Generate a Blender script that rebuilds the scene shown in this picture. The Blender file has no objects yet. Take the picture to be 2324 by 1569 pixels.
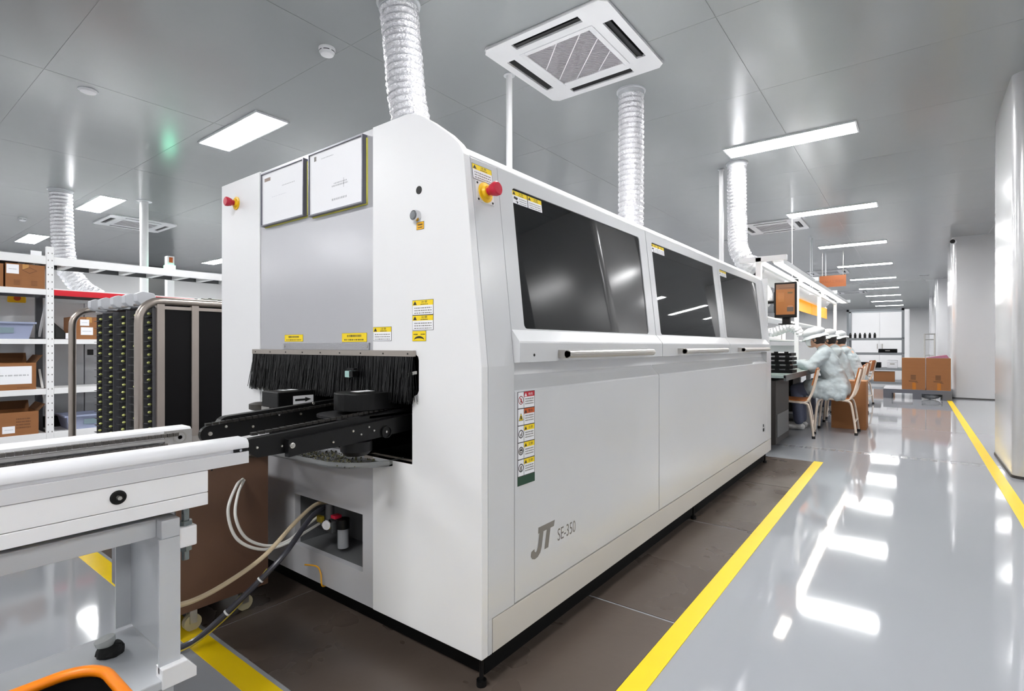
import bpy, math, random
from mathutils import Vector, Matrix, noise

# ------------------------------------------------------------------ camera, world, exposure
SC = bpy.context.scene
COL = SC.collection
CAM_Z = 1.05
YAW = 37.33
cam = bpy.data.cameras.new('camera')
cam.sensor_width = 36.0
cam.lens = 36.0 * 1196.0 / 2324.0
cam.clip_start = 0.02
cam.clip_end = 200
cam_o = bpy.data.objects.new('camera', cam)
COL.objects.link(cam_o)
cam_o.location = (0, 0, CAM_Z)
cam_o.rotation_euler = (math.radians(90), 0, math.radians(YAW))
SC.camera = cam_o

world = bpy.data.worlds.new('world')
SC.world = world
world.use_nodes = True
world.node_tree.nodes['Background'].inputs[0].default_value = (0.8, 0.85, 0.9, 1)
world.node_tree.nodes['Background'].inputs[1].default_value = 0.3

LAMP = 21.0            # emission of the ceiling light panels
SC.view_settings.view_transform = 'Standard'
SC.view_settings.look = 'None'
SC.view_settings.gamma = 1
SC.view_settings.use_curve_mapping = False
SC.view_settings.exposure = 1.7
SC.cycles.max_bounces = 10
SC.cycles.diffuse_bounces = 6
SC.cycles.glossy_bounces = 6

# ------------------------------------------------------------------ helpers
R = random.Random(7)

def lin(c):
    c = c / 255.0
    return c / 12.92 if c <= 0.04045 else ((c + 0.055) / 1.055) ** 2.4

MATS = {}
def mat(name, rgb, rough=0.5, metal=0.0, spec=0.5, bump=None, vary=0.0, vscale=4.0, emit=0.0, coat=0.0, trans=0.0, alpha=1.0, rvary=0.0, stretch=None):
    """procedural principled material; rgb is sRGB 0-255"""
    if name in MATS:
        return MATS[name]
    m = bpy.data.materials.new(name)
    m.use_nodes = True
    nt = m.node_tree
    b = nt.nodes['Principled BSDF']
    col = (lin(rgb[0]), lin(rgb[1]), lin(rgb[2]), 1)
    b.inputs['Base Color'].default_value = col
    b.inputs['Roughness'].default_value = rough
    b.inputs['Metallic'].default_value = metal
    b.inputs['Specular IOR Level'].default_value = spec
    if coat:
        b.inputs['Coat Weight'].default_value = coat
        b.inputs['Coat Roughness'].default_value = 0.08
    if trans:
        b.inputs['Transmission Weight'].default_value = trans
    if alpha < 1:
        b.inputs['Alpha'].default_value = alpha
    tc = nt.nodes.new('ShaderNodeTexCoord')
    src = tc.outputs['Object']
    if stretch:
        mp = nt.nodes.new('ShaderNodeMapping')
        mp.inputs['Scale'].default_value = stretch
        nt.links.new(src, mp.inputs['Vector'])
        src = mp.outputs['Vector']
    n = nt.nodes.new('ShaderNodeTexNoise')
    n.inputs['Scale'].default_value = vscale
    n.inputs['Detail'].default_value = 4
    nt.links.new(src, n.inputs['Vector'])
    if vary or True:
        v = max(vary, 0.01)
        mx = nt.nodes.new('ShaderNodeMix')
        mx.data_type = 'RGBA'
        mx.inputs[6].default_value = tuple(x * (1 - v) for x in col[:3]) + (1,)
        mx.inputs[7].default_value = tuple(min(1, x * (1 + v)) for x in col[:3]) + (1,)
        nt.links.new(n.outputs['Fac'], mx.inputs[0])
        nt.links.new(mx.outputs[2], b.inputs['Base Color'])
    if rvary:
        mr = nt.nodes.new('ShaderNodeMapRange')
        mr.inputs[1].default_value = 0.3
        mr.inputs[2].default_value = 0.7
        mr.inputs[3].default_value = max(0.0, rough - rvary)
        mr.inputs[4].default_value = rough + rvary
        nt.links.new(n.outputs['Fac'], mr.inputs[0])
        nt.links.new(mr.outputs[0], b.inputs['Roughness'])
    if bump:
        sc, st = bump[0], bump[1]
        n2 = nt.nodes.new('ShaderNodeTexNoise')
        n2.inputs['Scale'].default_value = sc
        n2.inputs['Detail'].default_value = 3
        nt.links.new(src, n2.inputs['Vector'])
        bp = nt.nodes.new('ShaderNodeBump')
        bp.inputs['Strength'].default_value = st
        bp.inputs['Distance'].default_value = bump[2] if len(bump) > 2 else 0.01
        nt.links.new(n2.outputs['Fac'], bp.inputs['Height'])
        nt.links.new(bp.outputs['Normal'], b.inputs['Normal'])
    if emit:
        b.inputs['Emission Color'].default_value = col
        b.inputs['Emission Strength'].default_value = emit
    MATS[name] = m
    return m

def worldpos(o):
    p = Vector((0, 0, 0))
    while o is not None:
        p += o.location
        o = o.parent
    return p

class MB:
    """collects shapes in world coordinates and links them as ONE mesh object"""
    def __init__(s):
        s.v = []; s.f = []; s.m = []; s.mi = 0
    def add(s, vs, fs, mi=None):
        o = len(s.v)
        s.v += [tuple(p) for p in vs]
        mi = s.mi if mi is None else mi
        for f in fs:
            s.f.append(tuple(i + o for i in f)); s.m.append(mi)
        return s
    def box(s, x0, x1, y0, y1, z0, z1, mi=None):
        vs = [(x, y, z) for z in (z0, z1) for y in (y0, y1) for x in (x0, x1)]
        return s.add(vs, [(0, 2, 3, 1), (4, 5, 7, 6), (0, 1, 5, 4), (2, 6, 7, 3), (0, 4, 6, 2), (1, 3, 7, 5)], mi)
    def hexa(s, p, mi=None):
        """8 points: 4 of one side, 4 of the other, same order"""
        return s.add(p, [(3, 2, 1, 0), (4, 5, 6, 7), (0, 1, 5, 4), (1, 2, 6, 5), (2, 3, 7, 6), (3, 0, 4, 7)], mi)
    def prism(s, poly, axis, a, b, mi=None):
        """extrude 2-D polygon along axis: 'x' poly=(y,z), 'y' poly=(x,z), 'z' poly=(x,y)"""
        def P(q, t):
            return {'x': (t, q[0], q[1]), 'y': (q[0], t, q[1]), 'z': (q[0], q[1], t)}[axis]
        n = len(poly)
        vs = [P(q, a) for q in poly] + [P(q, b) for q in poly]
        fs = [tuple(range(n))[::-1], tuple(range(n, 2 * n))]
        fs += [(i, (i + 1) % n, n + (i + 1) % n, n + i) for i in range(n)]
        return s.add(vs, fs, mi)
    def cyl(s, p0, p1, r0, r1=None, n=16, caps=True, mi=None):
        r1 = r0 if r1 is None else r1
        p0 = Vector(p0); p1 = Vector(p1)
        d = (p1 - p0).normalized()
        a = d.orthogonal().normalized(); b = d.cross(a)
        vs = []
        for p, r in ((p0, r0), (p1, r1)):
            for i in range(n):
                t = 2 * math.pi * i / n
                vs.append(p + a * (r * math.cos(t)) + b * (r * math.sin(t)))
        fs = [(i, (i + 1) % n, n + (i + 1) % n, n + i) for i in range(n)]
        if caps:
            fs += [tuple(range(n))[::-1], tuple(range(n, 2 * n))]
        return s.add(vs, fs, mi)
    def lathe(s, prof, c, n=24, axis=(0, 0, 1), mi=None):
        """prof: list of (r, h) along axis from c"""
        d = Vector(axis).normalized()
        a = d.orthogonal().normalized(); b = d.cross(a); c = Vector(c)
        vs = []; fs = []
        for r, h in prof:
            for i in range(n):
                t = 2 * math.pi * i / n
                vs.append(c + d * h + a * (r * math.cos(t)) + b * (r * math.sin(t)))
        for k in range(len(prof) - 1):
            for i in range(n):
                j = (i + 1) % n
                fs.append((k * n + i, k * n + j, (k + 1) * n + j, (k + 1) * n + i))
        if prof[0][0] > 1e-6: fs.append(tuple(range(n))[::-1])
        if prof[-1][0] > 1e-6: fs.append(tuple((len(prof) - 1) * n + i for i in range(n)))
        return s.add(vs, fs, mi)
    def tube(s, path, r, n=10, caps=True, mi=None, rfun=None, flat=1.0):
        pts = [Vector(p) for p in path]
        vs = []; fs = []
        up = None
        for k, p in enumerate(pts):
            d = (pts[min(k + 1, len(pts) - 1)] - pts[max(k - 1, 0)]).normalized()
            if up is None:
                up = d.orthogonal().normalized()
            up = (up - d * up.dot(d)).normalized()
            b = d.cross(up)
            for i in range(n):
                t = 2 * math.pi * i / n
                rr = rfun(k, i) if rfun else r
                vs.append(p + up * (rr * math.cos(t)) + b * (rr * flat * math.sin(t)))
        for k in range(len(pts) - 1):
            for i in range(n):
                j = (i + 1) % n
                fs.append((k * n + i, k * n + j, (k + 1) * n + j, (k + 1) * n + i))
        if caps:
            fs += [tuple(range(n))[::-1], tuple((len(pts) - 1) * n + i for i in range(n))]
        return s.add(vs, fs, mi)
    def ball(s, c, r, n=12, m=8, sc=(1, 1, 1), mi=None):
        vs = []; fs = []
        c = Vector(c)
        for j in range(1, m):
            ph = math.pi * j / m
            for i in range(n):
                t = 2 * math.pi * i / n
                vs.append((c.x + r * sc[0] * math.sin(ph) * math.cos(t), c.y + r * sc[1] * math.sin(ph) * math.sin(t), c.z + r * sc[2] * math.cos(ph)))
        top = len(vs); vs.append((c.x, c.y, c.z + r * sc[2])); vs.append((c.x, c.y, c.z - r * sc[2]))
        for j in range(m - 2):
            for i in range(n):
                k = (i + 1) % n
                fs.append((j * n + i, (j + 1) * n + i, (j + 1) * n + k, j * n + k))
        for i in range(n):
            k = (i + 1) % n
            fs.append((top, i, k)); fs.append((top + 1, (m - 2) * n + k, (m - 2) * n + i))
        return s.add(vs, fs, mi)
    def build(s, name, mats, parent=None, smooth=False, bevel=0.0, seg=2, angle=35):
        off = worldpos(parent) if parent is not None else Vector((0, 0, 0))
        me = bpy.data.meshes.new(name)
        me.from_pydata([(v[0] - off.x, v[1] - off.y, v[2] - off.z) for v in s.v], [], s.f)
        if not isinstance(mats, (list, tuple)): mats = [mats]
        for m in mats: me.materials.append(m)
        if len(mats) > 1:
            me.polygons.foreach_set('material_index', s.m)
        me.validate()
        if smooth:
            me.polygons.foreach_set('use_smooth', [True] * len(me.polygons))
            me.set_sharp_from_angle(angle=math.radians(angle))
        me.update()
        o = bpy.data.objects.new(name, me)
        COL.objects.link(o)
        if parent is not None: o.parent = parent
        if bevel:
            b = o.modifiers.new('bevel', 'BEVEL')
            b.width = bevel; b.segments = seg; b.limit_method = 'ANGLE'; b.angle_limit = math.radians(40)
        return o

def tag(o, label, cat, group=None, kind=None):
    if label: o['label'] = label
    if cat: o['category'] = cat
    if group: o['group'] = group
    if kind: o['kind'] = kind
    return o

def thing(name, label, cat, loc=(0, 0, 0), group=None):
    o = bpy.data.objects.new(name, None)
    o.empty_display_size = 0.1
    COL.objects.link(o)
    o.location = loc
    return tag(o, label, cat, group)

def part_label(o, text):
    o['label'] = text
    return o

def copy_tree(o, parent=None):
    c = o.copy()
    COL.objects.link(c)
    c.parent = parent
    for ch in o.children:
        copy_tree(ch, c)
    return c

def rrect(x0, x1, y0, y1, r, n=4):
    """rounded rectangle outline, counter-clockwise"""
    out = []
    for cx, cy, a in ((x1 - r, y0 + r, -90), (x1 - r, y1 - r, 0), (x0 + r, y1 - r, 90), (x0 + r, y0 + r, 180)):
        for k in range(n + 1):
            t = math.radians(a + 90 * k / n)
            out.append((cx + r * math.cos(t), cy + r * math.sin(t)))
    return out

def bez(pts, n=10):
    """Catmull-Rom through points"""
    P = [Vector(p) for p in pts]
    P = [P[0] * 2 - P[1]] + P + [P[-1] * 2 - P[-2]]
    out = []
    for i in range(1, len(P) - 2):
        for k in range(n):
            t = k / n
            a, b, c, d = P[i - 1], P[i], P[i + 1], P[i + 2]
            out.append(0.5 * ((2 * b) + (c - a) * t + (2 * a - 5 * b + 4 * c - d) * t * t + (3 * b - a - 3 * c + d) * t ** 3))
    out.append(P[-2])
    return out

_TXT = {}
def text2d(s):
    """glyph outlines of a string as flat polygons, normalised to height 1 from the baseline box"""
    if s in _TXT: return _TXT[s]
    cu = bpy.data.curves.new('lettering', 'FONT')
    cu.body = s
    cu.resolution_u = 3
    ob = bpy.data.objects.new('lettering', cu)
    COL.objects.link(ob)
    dg = bpy.context.evaluated_depsgraph_get()
    me = bpy.data.meshes.new_from_object(ob.evaluated_get(dg))
    vs = [(v.co.x, v.co.y) for v in me.vertices]
    fs = [tuple(p.vertices) for p in me.polygons]
    bpy.data.objects.remove(ob); bpy.data.curves.remove(cu); bpy.data.meshes.remove(me)
    if not vs:
        _TXT[s] = ([], []); return _TXT[s]
    x0 = min(v[0] for v in vs); x1 = max(v[0] for v in vs); y0 = min(v[1] for v in vs); y1 = max(v[1] for v in vs)
    w = max(x1 - x0, 1e-6); h = max(y1 - y0, 1e-6)
    _TXT[s] = ([((v[0] - x0) / w, (v[1] - y0) / h) for v in vs], fs)
    return _TXT[s]

class Decal:
    """a thin printed plate: rectangles, polygons and lettering in layers on a plane"""
    def __init__(s, o, U, V, th=0.0008):
        s.o = Vector(o); s.U = Vector(U).normalized(); s.V = Vector(V).normalized(); s.N = s.U.cross(s.V)
        s.mb = MB(); s.mats = []; s.th = th; s.layer = 0
    def P(s, u, v, n):
        return s.o + s.U * u + s.V * v + s.N * n
    def mi(s, m):
        if m not in s.mats: s.mats.append(m)
        return s.mats.index(m)
    def plate(s, u0, u1, v0, v1, m):
        i = s.mi(m); t = s.th
        s.mb.hexa([s.P(u0, v0, 0), s.P(u1, v0, 0), s.P(u1, v1, 0), s.P(u0, v1, 0), s.P(u0, v0, t), s.P(u1, v0, t), s.P(u1, v1, t), s.P(u0, v1, t)], i)
        return s
    def rect(s, u0, u1, v0, v1, m, lay=1):
        n = s.th + 0.0002 * lay
        s.mb.add([s.P(u0, v0, n), s.P(u1, v0, n), s.P(u1, v1, n), s.P(u0, v1, n)], [(0, 1, 2, 3)], s.mi(m)); return s
    def poly(s, pts, m, lay=1):
        n = s.th + 0.0002 * lay
        s.mb.add([s.P(u, v, n) for u, v in pts], [tuple(range(len(pts)))], s.mi(m)); return s
    def ring(s, cu, cv, r0, r1, m, lay=2, n=20):
        k = s.th + 0.0002 * lay
        vs = []
        for r in (r0, r1):
            for i in range(n):
                t = 2 * math.pi * i / n
                vs.append(s.P(cu + r * math.cos(t), cv + r * math.sin(t), k))
        s.mb.add(vs, [(i, n + i, n + (i + 1) % n, (i + 1) % n) for i in range(n)], s.mi(m)); return s
    def text(s, t, u0, u1, v0, v1, m, lay=3):
        vs, fs = text2d(t)
        n = s.th + 0.0002 * lay
        s.mb.add([s.P(u0 + (u1 - u0) * a, v0 + (v1 - v0) * b, n) for a, b in vs], fs, s.mi(m)); return s
    def dashes(s, u0, u1, v, h, m, seed=1, lay=3):
        r = random.Random(seed); u = u0
        while u < u1:
            w = min((u1 - u0) * r.uniform(0.04, 0.12), u1 - u)
            s.rect(u, u + w, v, v + h, m, lay); u += w + (u1 - u0) * r.uniform(0.015, 0.04)
        return s
    def build(s, name, parent):
        return s.mb.build(name, s.mats, parent)

# ------------------------------------------------------------------ shared materials
WHITE = mat('white_powder_coat', (236, 236, 237), 0.32, bump=(900, 0.02), vary=0.015)
WHITE_SHADE = mat('white_side_shade', (211, 212, 214), 0.22, bump=(700, 0.02), vary=0.015)  # same white as the front, darkened to put the side's shade into the colour
GREY = mat('grey_metallic_paint', (194, 194, 198), 0.24, 0.3, bump=(900, 0.02), vary=0.02)
LGREY = mat('light_grey_paint', (205, 207, 210), 0.35, vary=0.02)
BLACK = mat('black_anodised', (11, 11, 12), 0.42, spec=0.3, vary=0.1)
BLACKM = mat('matt_black', (6, 6, 7), 0.7, spec=0.2, vary=0.1)
RUBBER = mat('black_rubber', (20, 20, 20), 0.75, vary=0.1)
STEEL = mat('stainless_steel', (190, 187, 182), 0.28, 0.9, vary=0.05, stretch=(1, 1, 20))
ALU = mat('brushed_aluminium', (200, 198, 196), 0.35, 0.85, vary=0.05, stretch=(4, 40, 40))
CHROME = mat('chrome', (210, 210, 212), 0.12, 1.0)
FOIL = mat('aluminium_foil', (236, 236, 239), 0.26, 0.72, bump=(70, 0.9, 0.012), vary=0.08, vscale=30)
YELLOW = mat('yellow_print', (250, 218, 10), 0.45, vary=0.02)
TAPE = mat('yellow_floor_tape', (236, 200, 8), 0.35, vary=0.05, vscale=9)
RED = mat('red_plastic', (200, 30, 60), 0.35, vary=0.03)
PAPER = mat('white_paper', (243, 243, 246), 0.55, vary=0.01)
INK = mat('black_print', (25, 25, 25), 0.5)
GREYINK = mat('grey_print', (120, 116, 112), 0.45)
PALEINK = mat('pale_print', (190, 190, 194), 0.5)
CARD = mat('cardboard', (148, 98, 58), 0.8, bump=(120, 0.06), vary=0.07, vscale=6, stretch=(1, 1, 8))
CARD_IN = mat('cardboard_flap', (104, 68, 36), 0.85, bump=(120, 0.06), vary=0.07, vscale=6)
BLUEBIN = mat('blue_grey_plastic', (152, 160, 186), 0.45, vary=0.03)
GLASS = mat('dark_tinted_glass', (20, 21, 22), 0.02, spec=0.8)
ORANGE = mat('orange_plastic', (240, 132, 12), 0.4, vary=0.04)
# ------------------------------------------------------------------ room shell
ZC = 3.2
X0, X1, Y0, Y1 = -16.4, 6.6, -7.0, 38.0
FLOOR = mat('grey_epoxy_floor', (152, 154, 159), 0.055, spec=0.45, bump=(1.3, 0.06, 0.02), vary=0.05, vscale=0.8, rvary=0.02)
CONC = mat('worn_brown_floor', (84, 74, 67), 0.3, spec=0.4, bump=(25, 0.12, 0.004), vary=0.2, vscale=2.2, rvary=0.08)
CEIL = mat('glossy_ceiling_panel', (148, 151, 152), 0.2, spec=0.8, bump=(1.1, 0.12, 0.02), vary=0.02)
SEAM = mat('panel_joint', (128, 130, 130), 0.5)
WALL = mat('white_wall_panel', (208, 208, 208), 0.25, bump=(1.5, 0.03), vary=0.02)
CLAD = mat('pilaster_cladding', (212, 212, 213), 0.2, 0.35, bump=(1.2, 0.03), vary=0.02)
DARKW = mat('dark_door', (62, 66, 66), 0.35, vary=0.05)

def struct(name, mb, m, parent=None, **k):
    o = mb.build(name, m, parent, **k)
    if parent is None: o['kind'] = 'structure'
    return o

floor = struct('floor', MB().box(X0 - .1, X1 + .1, Y0 - .1, Y1 + .1, -0.1, 0), FLOOR)
# worn floor bays under and around the soldering machine, separated by saw-cut joints
ys = [0.86, 1.955, 3.165, 4.315, 5.43]
xs = [-3.35, -2.05, -0.718]
for i in range(4):
    for j in range(2):
        struct('floor_slab', MB().box(xs[j] + .004, xs[j + 1] - .002, ys[i] + .006, ys[i + 1] - .006, 0, 0.0022), CONC, floor)
# dashed metal expansion strip across the aisle
for k in range(26):
    x = -1.25 + k * 0.072
    struct('strip_segment', MB().box(x, x + 0.05, 6.1, 6.2, 0, 0.0012), mat('strip_metal', (190, 192, 196), 0.2, 0.6), floor)
struct('strip_edge', MB().box(-3.0, 3.9, 6.215, 6.222, 0, 0.0012), SEAM, floor)

# ceiling: a backing slab and separate panels below it with open joints
ceiling = struct('ceiling', MB().box(X0 - .1, X1 + .1, Y0 - .1, Y1 + .1, ZC + 0.002, ZC + .1), SEAM)
cx = [-1.03 + 2.172 * k for k in range(-8, 5)]
cx = [max(X0, min(X1, x)) for x in cx]
cx = sorted(set(round(x, 3) for x in cx))
cy = [-6.45 + 1.25 * k for k in range(0, 17)]
cy = [Y0] + cy
while cy[-1] < Y1 - 0.5: cy.append(min(Y1, cy[-1] + 3.75))
pcache = {}
for i in range(len(cx) - 1):
    for j in range(len(cy) - 1):
        w = round(cx[i + 1] - cx[i], 3); l = round(cy[j + 1] - cy[j], 3)
        if (w, l) not in pcache:
            o = MB().box(.0022, w - .0022, .0014, l - .0014, 0, 0.002).build('ceiling_panel', CEIL, ceiling)
            pcache[(w, l)] = o
        else:
            o = pcache[(w, l)].copy(); COL.objects.link(o)
        o.location = (cx[i], cy[j], ZC)

struct('wall_left', MB().box(X0 - .1, X0, Y0, Y1, 0, ZC + .01), WALL)
struct('wall_far', MB().box(X0, X1, Y1, Y1 + .1, 0, ZC + .01), WALL)
struct('wall_near', MB().box(X0, X1, Y0 - .1, Y0, 0, ZC + .01), WALL)
wr = struct('wall_right', MB().box(X1, X1 + .1, Y0, Y1, 0, ZC + .01), WALL)
struct('door_1', MB().box(X0, X0 + .05, 5.25, 5.95, 0, ZC), DARKW)
# metal-clad pilasters along the aisle with rounded corners
for k, (ya, yb, xa) in enumerate(((5.70, 6.92, 0.62), (13.62, 15.4, 0.60), (21.85, 23.6, 0.56), (29.9, 31.4, 0.56))):
    r = 0.075
    XP = 1.75
    arc2 = [(xa + r + r * math.cos(math.radians(a)), yb - r + r * math.sin(math.radians(a))) for a in range(90, 181, 10)]
    arc1 = [(xa + r + r * math.cos(math.radians(a)), ya + r + r * math.sin(math.radians(a))) for a in range(180, 271, 10)]
    poly = [(XP, yb)] + arc2 + arc1 + [(XP, ya)]
    o = struct('trim_%d' % (k + 1), MB().prism(poly, 'z', 0.022, ZC), CLAD, smooth=True)
    q = [((x - .006 if x < XP else x + .006), (y + (.006 if y > (ya + yb) / 2 else -.006))) for x, y in poly]
    struct('skirting', MB().prism(q, 'z', 0, 0.022), mat('dark_skirting', (55, 52, 50), 0.5), o)

# yellow floor tape
def tape(name, label, x0, x1, y0, y1, z=0.0025):
    return tag(MB().box(x0, x1, y0, y1, 0, z).build(name, TAPE), label, 'floor tape')
tape('floor_tape', 'yellow tape line along the aisle beside the white soldering machine', -0.718, -0.646, -1.0, 5.45, 0.0030)
tape('floor_tape', 'yellow tape line running along the metal-clad pilasters at the right', 0.50, 0.575, -1.0, 13.0)
tape('floor_tape', 'yellow tape line crossing the floor in front of the machine under the conveyor', -3.6, -0.72, 0.775, 0.85)

# ------------------------------------------------------------------ ceiling fittings
LAMPM = mat('lit_diffuser', (255, 255, 255), 0.5, emit=LAMP)
LFRAME = mat('lamp_frame', (225, 226, 228), 0.4)
def make_light():
    t = thing('ceiling_light', 'x', 'light', (0, 0, 0), 'LED panel lights in the ceiling')
    MB().box(-.615, -.6, -.165, .165, -.014, 0).box(.6, .615, -.165, .165, -.014, 0).box(-.6, .6, -.165, -.15, -.014, 0).box(-.6, .6, .15, .165, -.014, 0).build('frame', LFRAME, t)
    MB().box(-.6, .6, -.15, .15, -.011, -.002).build('diffuser', LAMPM, t)
    return t
proto = make_light(); first = True
ordn = ['nearest', 'second', 'third', 'fourth', 'fifth', 'sixth', 'seventh', 'eighth', 'ninth', 'farthest']
rows = [2.57 + 3.57 * k for k in range(-2, 10)]
for ci, x in enumerate((-1.05, -5.39, -9.83, -14.1, 3.31)):
    n = 0
    for y in rows:
        o = proto if first else copy_tree(proto)
        first = False
        o.location = (x, y, ZC)
        lab = 'white LED panel light in the ceiling outside the picture or hidden by the machine'
        if ci == 0 and y > 5:
            lab = 'white LED panel light over the right-hand aisle, %s in its row' % ordn[min(n, 8)]; n += 1
        elif abs(y - 2.57) < .1 and ci in (1, 2, 3):
            lab = ('large bright LED panel light left of the soldering machine top', 'LED panel light beside the silver duct over the storage rack', 'LED panel light far left near the round ceiling detector')[ci - 1]
        elif abs(y - 6.14) < .1 and ci == 3:
            lab = 'LED panel light seen just left of the machine at the far wall'
        o['label'] = lab

ACW = mat('air_conditioner_plastic', (228, 228, 229), 0.4, vary=0.01)
ACG = mat('air_conditioner_grille', (120, 118, 120), 0.5)
def make_ac():
    t = thing('ceiling_air_conditioner', 'x', 'air conditioner', (0, 0, 0), 'ceiling cassette air conditioners')
    # panel ring around the intake with four slots: build as a frame of strips
    mb = MB()
    outer = rrect(-.495, .495, -.495, .495, .06, 4)
    z0, z1 = -.028, 0
    # solid shallow slab with slots left open: strips
    def strip(x0, x1, y0, y1): mb.box(x0, x1, y0, y1, z0, z1)
    mb.prism(rrect(-.495, .495, -.495, .495, .06, 4), 'z', z1 - .008, z1)
    for sx in (-1, 1):
        a, b = sorted((sx * .435, sx * .495)); strip(a, b, -.27, .27)
        a, b = sorted((sx * .30, sx * .365)); strip(a, b, -.27, .27)
        strip(-.27, .27, *sorted((sx * .435, sx * .495)))
        strip(-.27, .27, *sorted((sx * .30, sx * .365)))
    for sx in (-1, 1):
        for sy in (-1, 1):
            xa, xb = sorted((sx * .27, sx * .435)); ya, yb = sorted((sy * .27, sy * .435))
            mb.box(xa, xb, ya, yb, z0, z1)
            c = [(sx * .435, sy * .27), (sx * .495, sy * .27), (sx * .495, sy * .45), (sx * .45, sy * .495), (sx * .27, sy * .495), (sx * .27, sy * .435), (sx * .435, sy * .435)]
            mb.prism(c if sx * sy > 0 else c[::-1], 'z', z0, z1)
    mb.build('panel', ACW, t)
    for sx in (-1, 1):
        x0, x1 = sorted((sx * .366, sx * .434))
        MB().box(x0, x1, -.27, .27, -.009, -.008).build('air_slot', BLACKM, t)
        lv = MB().hexa([(sx * .372, -.262, -.012), (sx * .372, .262, -.012), (sx * .378, .262, -.012), (sx * .378, -.262, -.012), (sx * .412, -.262, -.026), (sx * .412, .262, -.026), (sx * .418, .262, -.026), (sx * .418, -.262, -.026)])
        lv.build('louvre', BLACK, t)
        MB().box(-.27, .27, x0, x1, -.009, -.008).build('air_slot', BLACKM, t)
        lv = MB().hexa([(-.262, sx * .372, -.012), (.262, sx * .372, -.012), (.262, sx * .378, -.012), (-.262, sx * .378, -.012), (-.262, sx * .412, -.026), (.262, sx * .412, -.026), (.262, sx * .418, -.026), (-.262, sx * .418, -.026)])
        lv.build('louvre', BLACK, t)
    g = MB().box(-.26, .26, -.26, .26, -.02, -.012).build('intake_grille', ACG, t)
    def diag(c, sgn, w, za, zb, lim=.256):
        # bar along (1, sgn): passes x * -sgn + y = c, clipped to the intake square
        q = 1 / math.sqrt(2)
        if sgn > 0: ends = ((max(-lim, -lim - c), max(-lim, -lim + c)), (min(lim, lim - c), min(lim, lim + c)))
        else: ends = ((max(-lim, c - lim), min(lim, c + lim)), (min(lim, c + lim), max(-lim, c - lim)))
        n = Vector((-sgn * q, q, 0)) * w
        A = Vector((ends[0][0], ends[0][1], 0)); B_ = Vector((ends[1][0], ends[1][1], 0))
        if (B_ - A).length < .02: return None
        pts = [A - n, B_ - n, B_ + n, A + n]
        return MB().hexa([(p.x, p.y, za) for p in pts] + [(p.x, p.y, zb) for p in pts])
    SLT = mat('grille_slat', (172, 170, 172), 0.45)
    for i in range(49):
        m_ = diag(-.48 + i * .02, 1, .0042, -.026, -.020)
        if m_: m_.build('grille_slat', SLT, g)
    for c in (-.26, -.07, .12, .31):
        m_ = diag(c, -1, .0035, -.0285, -.026)
        if m_: m_.build('grille_rib', ACW, g)
    mb = MB()
    for sx in (-1, 1):
        mb.box(*sorted((sx * .26, sx * .298)), -.298, .298, -.034, -.012)
        mb.box(-.26, .26, *sorted((sx * .26, sx * .298)), -.034, -.012)
    mb.build('grille_frame', ACW, t, bevel=.004)
    return t
ac = make_ac()
for i, (x, y, lab) in enumerate(((-2.0, 3.40, 'white ceiling cassette air conditioner right above the soldering machine'),
                                 (-10.9, 3.36, 'white ceiling cassette air conditioner over the left storage rack'),
                                 (-2.0, 10.42, 'white ceiling cassette air conditioner beside the third duct over the work bench'),
                                 (-2.0, 17.9, 'white ceiling cassette air conditioner behind the hanging orange sign'),
                                 (-2.0, 25.2, 'white ceiling cassette air conditioner farthest down the aisle'))):
    o = ac if i == 0 else copy_tree(ac)
    o.location = (x, y, ZC); o.scale = (1, 1, .8); o['label'] = lab

def detector(x, y, label, r=.05):
    t = thing('smoke_detector', label, 'detector', (x, y, ZC), 'round detectors on the ceiling')
    MB().lathe([(r * 1.05, -.012), (r * 1.05, 0)], (x, y, ZC), 28).build('base', WHITE, t, smooth=True)
    MB().lathe([(r * .55, -.052), (r * .8, -.048), (r * .98, -.03), (r * .98, -.012)], (x, y, ZC), 28).build('housing', WHITE, t, smooth=True)
    for a in range(0, 360, 60):
        b = MB()
        for k in range(4):
            t0 = math.radians(a + k * 11); t1 = math.radians(a + k * 11 + 11)
            rr = r * .995
            b.add([(x + rr * math.cos(t0), y + rr * math.sin(t0), ZC - .03), (x + rr * math.cos(t1), y + rr * math.sin(t1), ZC - .03), (x + rr * math.cos(t1), y + rr * math.sin(t1), ZC - .024), (x + rr * math.cos(t0), y + rr * math.sin(t0), ZC - .024)], [(0, 1, 2, 3)])
        b.build('vent_slot', INK, t)
detector(-3.376, 2.22, 'white smoke detector on the ceiling left of the first silver duct', .055)
detector(-11.95, 2.06, 'white smoke detector on the far ceiling beside the left silver duct', .055)
t = thing('ceiling_cover', 'flat white round cover plate on the ceiling at upper left', 'cover plate', (-5.53, 1.364, ZC))
MB().lathe([(.02, -.022), (.055, -.018), (.065, -.006), (.065, 0)], (-5.53, 1.364, ZC), 28).build('disc', WHITE, t, smooth=True)
MB().lathe([(.07, -.004), (.07, 0)], (-5.53, 1.364, ZC), 28).build('rim', LGREY, t, smooth=True)
# small slot vents
for x, y, lab in ((-3.0, 11.2, 'tiny black slot vent in the ceiling above the third machine window'), (0.25, 20.5, 'tiny black slot vent in the ceiling above the far pallet boxes')):
    tag(MB().box(x - .12, x + .12, y - .03, y + .03, ZC - .006, ZC).box(x - .11, x + .11, y - .022, y + .022, ZC - .008, ZC - .006, 1).build('slot_vent', [LGREY, INK]), lab, 'vent')
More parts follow.
